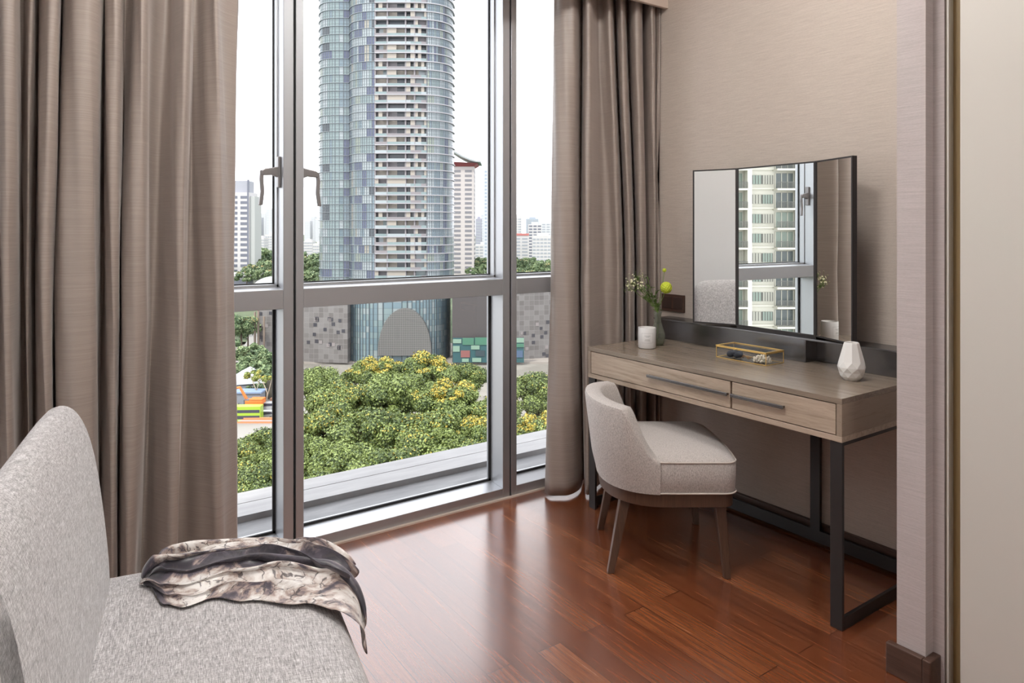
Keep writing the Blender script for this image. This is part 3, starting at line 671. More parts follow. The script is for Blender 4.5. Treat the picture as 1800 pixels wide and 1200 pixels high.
for iu in range(NU + 1):
    u = iu / NU; y0 = lerp_pts(yback, u); y1 = lerp_pts(yfrnt, u)
    for iv in range(NV + 1):
        v = iv / NV; ph = 1.9 * math.sin(u * 4.1 + .6) + 1.2 * math.sin(u * 9.3 + 2) ; nf = 5.2
        th = 2 * math.pi * nf * v + ph + .9 * math.sin(v * 7 + u * 3)
        env = min(1, v / .10) * min(1, (1 - v) / .10) ; env = env ** .6; envu = min(1, u / .06) ** .6
        amp = (.0100 + .005 * math.sin(u * 7 + v * 5)) * (1.25 - .75 * v)
        yy = y0 + (y1 - y0) * v + (.026 * math.sin(th)) * env * (.7 - .35 * v)
        mound = .040 * math.sin(math.pi * min(1, v * 1.05)) ** .8 * (1 - .62 * v) * (.65 + .35 * math.sin(math.pi * min(1, u * 1.1)))
        zz = .006 + env * envu * (mound + amp * (1 + math.cos(th)) + .0022 * math.sin(u * 19 + v * 9) * math.sin(v * 21 + u * 4))
        xmax_ = .63 + .015 * math.sin(v * 9) + (.085 * math.sin(math.pi * min(1, max(0, (v - .50) / .5))) ** .8)
        x = .205 + (xmax_ - .205) * u + .010 * math.sin(v * 15 + u * 4) * (1 - u)
        X_, Z_ = x, .462
        if x > .585:    # drapes round the rounded front edge
            a = min((x - .585) / .050, math.pi / 2 * 1.0); rr2 = .050
            X_ = .585 + rr2 * math.sin(a); Z_ = .462 - rr2 * (1 - math.cos(a)); ex2 = max(0, (x - .585) - rr2 * math.pi / 2)
            Z_ -= ex2 * 1.0; X_ += .006
            nx, nz_ = math.sin(a), math.cos(a)
        else: nx, nz_ = 0, 1
        if x < .585: Z_ -= max(0, (yy + .07) / .09) ** 2 * .02 if yy > -.07 else 0
        sc.v.append((X_ + nx * zz, yy, Z_ + nz_ * zz)); sc.uv.append((u * 1.5, v))
for iu in range(NU):
    for iv in range(NV):
        a = iu * (NV + 1) + iv; sc.f.append((a, a + 1, a + NV + 2, a + NV + 1)); sc.m.append(0)
so_ = sc.build('scarf', SCARF, smooth=True, solid=.0012)
so_.location = (.05, 2.02, 0); so_.rotation_euler = (0, 0, -SA)
tag(so_, 'crumpled cream, tan and charcoal printed silk scarf on the corner of the sofa seat', 'scarf')

# EXTEND

# ---------------------------------------------------------------- the city outside
GZ = -48.0
def E(px, d, z=0): 
    p = FW * d + RT * ((px - 900.0) / F_PX * d); return Vector((p.x, p.y, z))
def ZY(py, d): return EYE - (py - HOR) / F_PX * d
CAMROT = -YAW
C_ = {}
def mat(key, col, rough=.7, **kw):
    if key not in C_: C_[key] = plain(key, col, rough, **kw)
    return C_[key]
ground = MB()
ground.quad(*[tuple(E(0, 0, GZ) + FW * a + RT * b) for a, b in ((20, -500), (20, 500), (520, 500), (520, -500))])
m = NM('city_ground'); a = m.noise(m.coords((.05, .05, .05)), 1.5, 4, .6)
m.l(m.ramp(a, [(.4, (.16, .15, .13)), (.6, (.22, .21, .185))]), m.b.inputs['Base Color']); m.b.inputs['Roughness'].default_value = .9
struct(ground.build('ground', m.m))
# land rising behind the podium
hm = MB(); rows = []
for d, z in ((300, -47.5), (340, -40), (420, -34), (600, -30), (1000, -24), (2600, -16)):
    rows.append([tuple(E(0, 0, z + 2.5 * math.sin(b * .021 + d)) + FW * d + RT * b * (d / 400 + .5)) for b in range(-420, 421, 60)])
hm.loft(rows, closed=False, caps=False)
m = NM('green_land'); a = m.noise(m.coords((.03, .03, .03)), 2, 5, .7)
m.l(m.ramp(a, [(.35, (.05, .08, .04)), (.6, (.11, .14, .08))]), m.b.inputs['Base Color']); m.b.inputs['Roughness'].default_value = .95
struct(hm.build('hill', m.m, smooth=True))
# streets
st_ = MB()
st_.loft([[tuple(E(200, 150, GZ + .05)), tuple(E(200, 212, GZ + .05))], [tuple(E(560, 150, GZ + .05)), tuple(E(560, 205, GZ + .05))]], closed=False, caps=False)
struct(st_.build('road', mat('pale_concrete', (.27, .26, .245))))
cv = catmull([E(395, 330), E(430, 318), E(455, 300), E(440, 268), E(400, 240)], 6)
rd = MB(); rr_ = []
for i, p in enumerate(cv):
    t = (cv[min(i + 1, len(cv) - 1)] - cv[max(i - 1, 0)])[:2]; t = t / np.linalg.norm(t); nn = np.array([-t[1], t[0]]) * 4.5
    rr_.append([(p[0] + nn[0], p[1] + nn[1], GZ + 3), (p[0] - nn[0], p[1] - nn[1], GZ + 3)])
rd.loft(rr_, closed=False, caps=False)
struct(rd.build('road', mat('pale_concrete', (.27, .26, .245)), solid=.4))

# ---- foliage
LEAF = [plain('leaf_deep_green', (.050, .080, .020), .6), plain('leaf_green', (.125, .165, .036), .6), plain('leaf_light_green', (.20, .26, .075), .6), plain('leaf_yellow_bloom', (.42, .33, .05), .6)]
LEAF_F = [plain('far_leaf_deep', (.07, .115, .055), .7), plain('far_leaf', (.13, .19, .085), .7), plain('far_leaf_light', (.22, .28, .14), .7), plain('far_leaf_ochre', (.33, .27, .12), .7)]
BARK = plain('bark', (.10, .075, .055), .9)
def foliage(Rx, Rz, nl, nleaf, size, probs, top_yellow=0., seed=1, flat=.0):
    g = np.random.default_rng(seed)
    # lobes on a dome
    cs = []; rs = []
    for i in range(nl):
        u = g.random(); ph = g.random() * 6.283; r = Rx * (.88 * math.sqrt(u)); 
        zt = Rz * math.sqrt(max(0, 1 - (r / Rx) ** 2)) 
        zz = zt * (.55 + .35 * g.random()) if i % 3 else zt * (.05 + .4 * g.random())
        cs.append((r * math.cos(ph), r * math.sin(ph), zz)); rs.append(Rx * (.11 + .22 * g.random() ** 1.5))
    cs = np.array(cs); rs = np.array(rs)
    k = g.integers(0, nl, nleaf)
    dvec = g.normal(size=(nleaf, 3)); dvec /= np.linalg.norm(dvec, axis=1)[:, None]
    rad = rs[k] * (.80 + np.abs(g.normal(size=nleaf)) * .20)
    pos = cs[k] + dvec * rad[:, None] * np.array([1, 1, .78])
    # leaf quads facing loosely outward
    nrm = dvec + g.normal(size=(nleaf, 3)) * .65 + np.array([0, 0, .35]); nrm /= np.linalg.norm(nrm, axis=1)[:, None]
    a = np.cross(nrm, g.normal(size=(nleaf, 3))); a /= np.linalg.norm(a, axis=1)[:, None]; b = np.cross(nrm, a)
    sz = size * (.6 + .8 * g.random(nleaf)); a *= sz[:, None] * .5; b *= sz[:, None] * .36
    V = np.stack([pos - a, pos - b, pos + a, pos + b], 1).reshape(-1, 3)
    mi = g.choice(3, nleaf, p=probs)
    lobe_tone = g.integers(0, 3, nl)[k]; mi = np.where(g.random(nleaf) < .35, lobe_tone, mi)
    if top_yellow > 0:
        lobey = (g.random(nl) < .45)[k] & (pos[:, 2] > Rz * .62)
        mi = np.where(lobey & (g.random(nleaf) < top_yellow), 3, mi)
    # solid inner masses so that a crown is not see-through
    bmv = []; bmf = []
    ico = bmesh.new(); bmesh.ops.create_icosphere(ico, subdivisions=2, radius=1); iv = np.array([v.co[:] for v in ico.verts]); iff = [[v.index for v in f.verts] for f in ico.faces]; ico.free()
    base = len(V); loops = [np.arange(nleaf * 4)]; starts = [np.arange(nleaf) * 4]; n0 = nleaf * 4; extra = []
    for c, r in zip(cs, rs):
        vv = iv * np.array([1, 1, .78]) * r * .78 + c; extra.append(vv)
        ff = np.array(iff) + base; base += len(iv)
        loops.append(ff.reshape(-1)); starts.append(n0 + np.arange(len(iff)) * 3); n0 += len(iff) * 3
    V = np.concatenate([V] + extra); Lp = np.concatenate(loops); S = np.concatenate(starts)
    nin = len(S) - nleaf; mi = np.concatenate([mi, np.zeros(nin, int)])
    tot = np.concatenate([np.full(nleaf, 4), np.full(nin, 3)])
    me = bpy.data.meshes.new('foliage'); me.vertices.add(len(V)); me.vertices.foreach_set('co', V.astype(np.float32).ravel())
    me.loops.add(len(Lp)); me.loops.foreach_set('vertex_index', Lp.astype(np.int32))
    me.polygons.add(len(S)); me.polygons.foreach_set('loop_start', S.astype(np.int32)); me.polygons.foreach_set('loop_total', tot.astype(np.int32))
    me.polygons.foreach_set('material_index', mi.astype(np.int32)); me.update(calc_edges=True); me.validate()
    return me, cs
def mk_foliage(args, mats):
    me, cs = foliage(**args)
    for q in mats: me.materials.append(q)
    return me, cs
def trunk_mesh(cs, Hc, Rx, seed):
    g = random.Random(seed); b = MB()
    b.tube([(0, 0, 0), (.15, .1, Hc * .4), (0, .2, Hc * .8)], [.5, .42, .34], 8)
    for c in list(cs)[::2]:
        q = Vector((c[0], c[1], c[2] + Hc)); p0 = Vector((0, .15, Hc * (.45 + .3 * g.random())))
        mid = p0.lerp(q, .5) + Vector((0, 0, .5))
        b.tube([p0, mid, q], [.26, .17, .07], 6)
    o = b.build('trunk', BARK, smooth=True); me = o.data; bpy.data.objects.remove(o); return me
NEAR = []
for i, (yl, pr) in enumerate(((.0, (.28, .38, .34)), (.62, (.24, .38, .38)), (.14, (.28, .38, .34)), (.04, (.44, .36, .20)))):
    me, cs = mk_foliage(dict(Rx=8.0, Rz=6.2, nl=54, nleaf=50000, size=.44, probs=pr, top_yellow=yl, seed=20 + i), LEAF)
    NEAR.append((me, cs))
def tree(px, ytop, d, Rx, variant, label, group=None, base=GZ, mats=None):
    me, cs = NEAR[variant]; sc = Rx / 8.0
    ztop = ZY(ytop, d); crown = 6.2 * sc * 1.25; zc = ztop - crown
    Hc = (zc - base) / sc
    e = E(px, d, base); t = empty('tree', tuple(e), random.random() * 6.28, label, 'tree', group); t.scale = (sc, sc, sc)
    f = bpy.data.objects.new('foliage', me); COL.objects.link(f); f.parent = t; f.location = (0, 0, Hc)
    k = bpy.data.objects.new('trunk', trunk_mesh(cs, Hc, 8, variant)); COL.objects.link(k); k.parent = t
    return t
TREES = [
 (745, 612, 172, 9.0, 1, 'broad tree with the topmost golden crown, right of the arched screen'),
 (655, 622, 166, 7.2, 1, 'golden-topped tree in front of the blue glass drum, left of the arched screen'),
 (552, 640, 158, 6.8, 0, 'green tree just right of the double mullion, in front of the stone-clad wing'),
 (822, 634, 164, 5.6, 3, 'small dark green tree in front of the green shopfront'),
 (604, 662, 142, 7.4, 2, 'leafy tree in front of the beige wall strip under the stone-clad wing'),
 (700, 645, 146, 8.2, 0, 'full green tree directly below the arched screen'),
 (785, 660, 140, 7.6, 1, 'yellow-tipped tree left of the right window post'),
 (868, 690, 138, 5.8, 2, 'tree mostly hidden behind the right window post'),
 (945, 648, 150, 7.2, 3, 'dark green tree seen in the narrow right pane, tallest there'),
 (566, 706, 122, 7.0, 2, 'light green crown low in the middle pane beside its left mullion'),
 (660, 710, 118, 7.6, 3, 'dense crown in the centre of the lower middle pane'),
 (762, 712, 116, 7.4, 2, 'dense crown right of centre in the lower middle pane'),
 (850, 726, 116, 6.2, 1, 'yellow-flecked crown beside the right edge of the middle pane'),
 (962, 716, 118, 6.8, 1, 'yellow-flecked crown beside the right curtain'),
 (482, 745, 112, 6.0, 3, 'dark crown under the parked vans in the left pane'),
 (414, 770, 104, 5.6, 2, 'crown beside the left curtain edge, below the lime bus'),
 (522, 762, 102, 5.6, 0, 'crown mostly hidden behind the double mullion'),
 (618, 772, 100, 6.4, 0, 'crown just above the stone kerb, left part of the middle pane'),
 (718, 776, 98, 6.4, 3, 'crown just above the stone kerb, centre of the middle pane'),
 (818, 768, 98, 6.0, 2, 'crown just above the stone kerb, right part of the middle pane'),
 (446, 812, 88, 5.2, 3, 'lowest crown in the left pane, above the stone kerb'),
 (566, 828, 84, 5.4, 3, 'lowest crown at the left foot of the middle pane'),
 (670, 838, 84, 5.2, 2, 'lowest crown at the middle of the kerb line'),
 (925, 770, 98, 5.6, 3, 'lowest crown in the narrow right pane, above the kerb'),
]
for t in TREES: tree(t[0], t[1], t[2], t[3], t[4], t[5], 'street trees below the window')
# mid-distance trees
FAR = []
for i in range(2):
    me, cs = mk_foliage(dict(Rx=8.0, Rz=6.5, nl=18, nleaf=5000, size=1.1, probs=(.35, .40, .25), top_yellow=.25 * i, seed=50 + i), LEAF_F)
    FAR.append((me, cs))
ORD = ['leftmost', 'second from left', 'third from left', 'fourth from left', 'fifth from left', 'sixth from left', 'seventh from left', 'eighth from left', 'ninth from left', 'tenth from left', 'rightmost']
def ordl(items, it): q = sorted(items).index(it); return ORD[-1] if q == len(items) - 1 else ORD[q]
def ftree(px, ytop, d, Rx, v, label, group, base=-47.0):
    me, cs = FAR[v]; sc = Rx / 8.; zc = ZY(ytop, d) - 7.5 * sc
    t = empty('tree', tuple(E(px, d, base)), random.random() * 6.28, label, 'tree', group); t.scale = (sc,) * 3
    f = bpy.data.objects.new('foliage', me); COL.objects.link(f); f.parent = t; Hc = max(1., (zc - base) / sc); f.location = (0, 0, Hc)
    b = MB(); b.tube([(0, 0, 0), (0, 0, Hc + 1)], [.5, .3], 6); b.build('trunk', BARK, t, smooth=True)
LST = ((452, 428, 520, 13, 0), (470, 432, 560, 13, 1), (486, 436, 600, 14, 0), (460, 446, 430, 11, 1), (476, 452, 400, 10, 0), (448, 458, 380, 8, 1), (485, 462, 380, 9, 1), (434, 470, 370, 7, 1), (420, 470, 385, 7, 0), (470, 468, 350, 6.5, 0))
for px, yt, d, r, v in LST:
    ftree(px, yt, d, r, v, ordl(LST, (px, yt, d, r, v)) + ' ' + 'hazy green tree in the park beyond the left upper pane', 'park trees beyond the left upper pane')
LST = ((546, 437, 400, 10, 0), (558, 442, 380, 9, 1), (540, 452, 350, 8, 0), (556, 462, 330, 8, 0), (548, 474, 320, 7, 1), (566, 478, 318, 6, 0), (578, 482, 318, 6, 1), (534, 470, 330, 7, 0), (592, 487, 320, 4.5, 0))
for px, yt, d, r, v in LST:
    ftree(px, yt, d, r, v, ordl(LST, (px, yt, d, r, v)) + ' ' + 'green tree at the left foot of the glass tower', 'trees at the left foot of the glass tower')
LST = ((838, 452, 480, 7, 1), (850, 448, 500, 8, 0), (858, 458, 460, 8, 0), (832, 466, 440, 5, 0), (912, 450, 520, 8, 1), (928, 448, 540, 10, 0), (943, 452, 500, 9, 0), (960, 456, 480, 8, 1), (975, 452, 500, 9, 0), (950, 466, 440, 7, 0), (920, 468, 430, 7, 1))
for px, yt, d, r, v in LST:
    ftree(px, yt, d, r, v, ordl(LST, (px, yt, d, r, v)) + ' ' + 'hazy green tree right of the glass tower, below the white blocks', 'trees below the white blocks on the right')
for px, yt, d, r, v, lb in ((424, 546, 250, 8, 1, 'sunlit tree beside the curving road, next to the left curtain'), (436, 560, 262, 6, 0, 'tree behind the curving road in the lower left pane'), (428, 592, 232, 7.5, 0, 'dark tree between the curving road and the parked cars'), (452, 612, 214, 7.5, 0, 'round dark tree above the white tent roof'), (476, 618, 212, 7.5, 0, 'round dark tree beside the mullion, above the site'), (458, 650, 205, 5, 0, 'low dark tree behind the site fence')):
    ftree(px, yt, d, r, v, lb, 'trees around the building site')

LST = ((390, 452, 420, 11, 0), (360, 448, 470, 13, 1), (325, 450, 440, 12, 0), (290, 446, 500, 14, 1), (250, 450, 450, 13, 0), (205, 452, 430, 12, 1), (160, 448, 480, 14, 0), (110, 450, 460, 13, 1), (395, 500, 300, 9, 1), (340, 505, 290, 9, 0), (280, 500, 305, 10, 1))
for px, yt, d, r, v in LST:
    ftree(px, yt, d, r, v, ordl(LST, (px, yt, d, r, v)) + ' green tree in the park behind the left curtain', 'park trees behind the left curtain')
# ---- glass tower
def ring_pts(cx, cd, rx, rd, p=2.6, n=64, a0=0, a1=2 * math.pi):
    o = E(cx, cd); out = []
    for i in range(n + (0 if abs(a1 - a0) > 6.28 else 1)):
        a = a0 + (a1 - a0) * i / n; c, s = math.cos(a), math.sin(a)
        x = rx * abs(c) ** (2 / p) * (1 if c >= 0 else -1); y = rd * abs(s) ** (2 / p) * (1 if s >= 0 else -1)
        q = o + RT * x - FW * y; out.append((q.x, q.y))
    return out
G_T = [mat('pane_blue', (.135, .185, .215), .12, spec=.6), mat('pane_teal', (.165, .22, .225), .12, spec=.6), mat('pane_pale', (.27, .31, .325), .2), mat('pane_deep_blue', (.075, .09, .15), .1),
       mat('pane_sage', (.23, .27, .23), .2), mat('pane_blind', (.28, .27, .235), .6), mat('pane_dark', (.045, .055, .065), .2)]
MUL = mat('mullion_grey', (.09, .11, .125), .5); SLAB = mat('slab_pale', (.30, .30, .32), .6); SLABD = mat('slab_grey', (.17, .195, .21), .6)
BALC = mat('balcony_wall', (.20, .19, .20), .8); SCREEN = mat('screen_sand', (.30, .275, .24), .8)
FH = 3.2; TB = ZY(640, 262); NF = 46
tw = empty('glass_tower', tuple(E(700, 285, TB)), 0, 'tall rounded glass tower with white floor rings and recessed balconies', 'building')
tw_o = E(700, 285, TB)
def rel(p, z): return (p[0] - tw_o.x, p[1] - tw_o.y, z)
def strip(pts, z0, z1, probs, seed, skip=None, minr=1, maxr=3):
    g = random.Random(seed); b = MB(); mi = 0; left = 0
    for i in range(len(pts) - 1):
        if left <= 0: mi = g.choices(range(7), probs)[0]; left = g.randint(max(1, minr), maxr)
        left -= 1
        if minr == 0 and i > len(pts) - 9: mi = 2 if i % 3 else 0
        if skip and skip[0] <= i < skip[1]: continue
        b.quad(rel(pts[i], z0), rel(pts[i + 1], z0), rel(pts[i + 1], z1), rel(pts[i], z1), mi)
        # mullion fin on each joint
        p = Vector(rel(pts[i], z0)); t = (Vector(rel(pts[i + 1], z0)) - p).normalized(); nn = Vector((t.y, -t.x, 0))
        if nn.dot(FW) > 0: nn = -nn
        wv = t * (.085 if i % 2 else .14)
        a_ = p + nn * .12 - wv; b_ = p + nn * .12 + wv
        b.quad(tuple(a_), tuple(b_), (b_.x, b_.y, z1), (a_.x, a_.y, z1), 7)
    # horizontal rail a third up
    for zz, hh in ((z0 + .95, .09), (z0 + 2.2, .07)):
        for i in range(len(pts) - 1):
            if skip and skip[0] <= i < skip[1]: continue
            p = Vector(rel(pts[i], zz)); q = Vector(rel(pts[i + 1], zz)); t = (q - p).normalized(); nn = Vector((t.y, -t.x, 0))
            if nn.dot(FW) > 0: nn = -nn
            p += nn * .1; q += nn * .1
            b.quad(tuple(p), tuple(q), (q.x, q.y, zz + hh), (p.x, p.y, zz + hh), 7)
    return b
FR = ring_pts(709, 281, 20.4, 15.5, 3.0, 46, math.pi, 2 * math.pi) if False else None
front = ring_pts(709, 283, 20.6, 17, 3.2, 54, math.pi, 0)      # left rim round the front to the right rim
front = [p for p in front]
def frontness(p): return (Vector((p[0], p[1], 0)) - E(709, 283)).dot(FW)
left_v = ring_pts(612, 290, 10.6, 15, 2.6, 34, math.pi, 0)
# balcony span: between pixel columns 657 and 752 on the front
def pxof(p): v = Vector((p[0], p[1], 0)); return 900 + F_PX * v.dot(RT) / v.dot(FW)
ib = [i for i, p in enumerate(front) if 657 <= pxof(p) <= 752 and frontness(p) < 0]; b0, b1 = min(ib), max(ib)
PR = (.26, .28, .20, .05, .12, .04, .05); PR2 = (.24, .20, .20, .22, .06, .03, .05)
gl_meshes = []
for v_ in range(7):
    o = strip(front[:b0 + 1], 0, FH, PR if v_ % 2 else PR2, 100 + v_).build('glazing_band', G_T + [MUL]); o2 = strip(front[b1:], 0, FH, PR2, 140 + v_, None, 0, 3).build('glazing_band', G_T + [MUL])
    o3 = strip(front[b0:b1 + 1], 0, FH, PR, 160 + v_).build('glazing_band', G_T + [MUL])
    gl_meshes.append((o.data, o2.data, o3.data)); [bpy.data.objects.remove(q) for q in (o, o2, o3)]
gl_left = []
for v_ in range(5):
    o = strip(left_v, 0, FH, (.30, .26, .22, .08, .08, .02, .04) if v_ != 3 else (.1, .1, .1, .5, .0, .0, .2), 200 + v_, None, 1, 4).build('side_glazing_band', G_T + [MUL]); gl_left.append(o.data); bpy.data.objects.remove(o)
def ring_slab(pts, out, z0, z1, mi=0):
    b = MB(); c = Vector((sum(p[0] for p in pts) / len(pts), sum(p[1] for p in pts) / len(pts), 0)); n = len(pts); o1 = []; o2 = []
    for i in range(n):
        p = Vector((*pts[i], 0)); t = Vector((*pts[min(i + 1, n - 1)], 0)) - Vector((*pts[max(i - 1, 0)], 0)); nn = Vector((t.y, -t.x, 0)).normalized()
        if nn.dot(p - c) < 0: nn = -nn
        o1.append(p + nn * out); o2.append(p - nn * 1.2)
    rgs = [[rel(a, z0), rel(a, z1), rel(b2, z1), rel(b2, z0)] for a, b2 in zip(o1, o2)]
    return b.loft(rgs)
sl_o = ring_slab(front, .5, -.10, .10).build('floor_slab', SLAB); SLM = sl_o.data; bpy.data.objects.remove(sl_o)
sl_o = ring_slab(front[:b0 + 1], .30, -.10, .08).build('floor_slab', SLABD); SLM2 = sl_o.data; bpy.data.objects.remove(sl_o)
sl_o = ring_slab(front[b0:], .5, -.22, .16).build('balcony_slab', SLAB); SLM3 = sl_o.data; bpy.data.objects.remove(sl_o)
sl_o = ring_slab(left_v, .35, -.10, .08).build('side_floor_slab', SLABD); SLML = sl_o.data; bpy.data.objects.remove(sl_o)
# balcony recess variants
bal = []
bp = front[b0:b1 + 1]
for v_ in range(6):
    g = random.Random(300 + v_); b = MB(); n = len(bp)
    inn = [(Vector((*p, 0)) + FW * 1.7) for p in bp]
    i = 0
    while i < n - 1:
        run = min(g.randint(1, 4), n - 1 - i); kind = g.choices((0, 1, 2, 3, 4), (.34, .18, .14, .24, .10))[0]
        mi = (6, 7, 8, 1, 2)[kind]
        z1 = FH; 
        for q in range(i, i + run):
            a_, c_ = inn[q], inn[q + 1]
            b.quad(rel(a_, 0), rel(c_, 0), rel(c_, z1), rel(a_, z1), mi)
            if g.random() < .18: # roller screen hung at the balcony edge
                p, r_ = bp[q], bp[q + 1]; b.quad(rel(p, FH * .35), rel(r_, FH * .35), rel(r_, FH), rel(p, FH), 8)
        i += run
    for q in range(n - 1):   # balustrade
        b.quad(rel(bp[q], .1), rel(bp[q + 1], .1), rel(bp[q + 1], 1.15), rel(bp[q], 1.15), (1, 2, 1, 7)[(q // 3 + v_) % 4])
    for q in (0, int(n * .25), int(n * .46), int(n * .62), n - 1):   # dividing walls
        p = Vector((*bp[q], 0)); a_ = p + FW * 1.7
        for sgn in (0,):
            b.loft([[rel(p - RT * .28, 0), rel(p + RT * .28, 0), rel(a_ + RT * .28, 0), rel(a_ - RT * .28, 0)], [rel(p - RT * .28, FH), rel(p + RT * .28, FH), rel(a_ + RT * .28, FH), rel(a_ - RT * .28, FH)]], 7)
    o = b.build('balcony_band', G_T + [BALC, SCREEN]); bal.append(o.data); bpy.data.objects.remove(o)
def put(me, name, par, z):
    o = bpy.data.objects.new(name, me); COL.objects.link(o); o.parent = par; o.location = (0, 0, z); return o
g = random.Random(5)
K0 = 9
for k in range(K0, NF):
    z = k * FH
    gm = gl_meshes[g.randrange(7)]; put(gm[0], 'glazing_band', tw, z); put(gm[1], 'corner_glazing_band', tw, z)
    if k <= 8: put(gm[2], 'glazing_band', tw, z)
    put(gl_left[g.choice((0, 1, 2, 4, 0, 1, 2, 4, 3))], 'side_glazing_band', tw, z)
    if k > 8:
        put(bal[g.randrange(6)], 'balcony_band', tw, z)
        put(SLM3, 'balcony_slab', tw, z); put(SLM2, 'floor_slab', tw, z)
    else:
        put(SLM2, 'floor_slab', tw, z)
    put(SLML, 'side_floor_slab', tw, z)
# core, dark slit between the two volumes, pale right-hand corner strip
b = MB(); top = NF * FH
def prism(pts, z0, z1, mi=0):
    b.loft([[rel(p, z0) for p in pts], [rel(p, z1) for p in pts]], mi)
prism([tuple((E(709, 283) + RT * (19.4 * math.cos(a)) - FW * (14 * math.sin(a)))[:2]) for a in [i * math.pi / 12 for i in range(24)]], K0 * FH, top)
prism([tuple((E(612, 290) + RT * (9.4 * math.cos(a)) - FW * (12.5 * math.sin(a)))[:2]) for a in [i * math.pi / 8 for i in range(16)]], K0 * FH, top)
b.build('core', mat('core_dark', (.07, .075, .08), .9), tw)
for k in range(14, NF):
    q = MB(); p = E(613.5, 276.0)
    for z0, z1, mi in ((k * FH + .2, k * FH + 1.2, 0), (k * FH + 1.2, k * FH + FH, 1)):
        q.loft([[rel(p - RT * .75, z0), rel(p + RT * .75, z0), rel(p + RT * .75 + FW * 2, z0), rel(p - RT * .75 + FW * 2, z0)], [rel(p - RT * .75, z1), rel(p + RT * .75, z1), rel(p + RT * .75 + FW * 2, z1), rel(p - RT * .75 + FW * 2, z1)]], mi)
    q.build('slit_balcony', [SLABD, mat('slit_dark', (.05, .045, .06))], tw)

# ---- podium
pod_o = E(700, 262, GZ)
pod = empty('podium_building', tuple(pod_o), 0, 'low podium building with grey stone wings and a blue glass drum bearing an arched screen', 'building')
pod.rotation_euler = (0, 0, CAMROT)
def relp(p, z): v = Vector((p[0] - pod_o.x, p[1] - pod_o.y, 0)); return (v.dot(RT), v.dot(FW), z - GZ)
m = NM('stone_panels'); bk = m.n('ShaderNodeTexBrick'); bk.inputs['Scale'].default_value = 1; bk.offset = 0
bk.inputs['Brick Width'].default_value = 1.9; bk.inputs['Row Height'].default_value = 1.9; bk.inputs['Mortar Size'].default_value = .05
bk.inputs['Color1'].default_value = (.105, .097, .094, 1); bk.inputs['Color2'].default_value = (.165, .158, .155, 1); bk.inputs['Mortar'].default_value = (.20, .195, .19, 1)
m.l(m.coords((1, 1, 1), (R(90), 0, 0)), bk.inputs['Vector']); m.l(bk.outputs['Color'], m.b.inputs['Base Color']); m.b.inputs['Roughness'].default_value = .55; STONE = m.m
DARKP = mat('dark_panels', (.065, .058, .058), .4)
def wing(nm, px0, px1, d0, d1, ztop, mt, zbot=None, depth=30):
    zb = GZ if zbot is None else zbot
    pts = [E(px0, d0), E((px0 * 2 + px1) / 3, d0 * .667 + d1 * .333 - .6), E((px0 + px1 * 2) / 3, d0 * .333 + d1 * .667 - .6), E(px1, d1)]
    bk2 = [p + FW * depth for p in reversed(pts)]
    b = MB().loft([[relp(p, zb) for p in pts + bk2], [relp(p, ztop) for p in pts + bk2]])
    return b.build(nm, mt, pod), pts
ZPB = ZY(638, 255)
wl, wp = wing('stone_wing', 452, 611, 262, 255, ZY(505, 258), STONE, ZPB)
wr, wp2 = wing('dark_wing', 795, 906, 256, 262, ZY(508, 258), DARKP, ZPB)
wr2, wp3 = wing('stone_wing', 905, 1010, 262, 270, ZY(512, 258), STONE, ZPB - .5)
# scattered square openings
def openings(pts, px0, px1, y0, y1, d, n, seed, name='square_window'):
    g = random.Random(seed)
    for _ in range(n):
        px = px0 + (px1 - px0) * g.random(); py = y0 + (y1 - y0) * g.random()
        # distance on the wall
        v = None
        for a, c in zip(pts, pts[1:]):
            qa, qc = pxof(a), pxof(c)
            if qa <= px <= qc:
                t = (px - qa) / (qc - qa); v = a.lerp(c, t); tv = (c - a).normalized()
        if v is None: continue
        z = ZY(py, v.dot(FW)); s_ = .55 + .12 * g.random(); nn = Vector((tv.y, -tv.x, 0)); nn = -nn if nn.dot(FW) > 0 else nn
        q0 = v - tv * s_; q1 = v + tv * s_
        b = MB(); b.loft([[relp(q0 + nn * .12, z - s_), relp(q1 + nn * .12, z - s_), relp(q1 - nn * .1, z - s_), relp(q0 - nn * .1, z - s_)], [relp(q0 + nn * .12, z + s_), relp(q1 + nn * .12, z + s_), relp(q1 - nn * .1, z + s_), relp(q0 - nn * .1, z + s_)]])
        b.build(name, mat('opening_dark', (.05, .05, .06), .2) if g.random() < .75 else mat('opening_pale', (.22, .20, .20), .3), pod)
openings(wp, 456, 482, 550, 600, 0, 6, 1); openings(wp, 536, 606, 558, 612, 0, 22, 3); openings(wp3, 908, 966, 580, 632, 0, 12, 4); openings(wp3, 908, 966, 540, 580, 0, 3, 5)
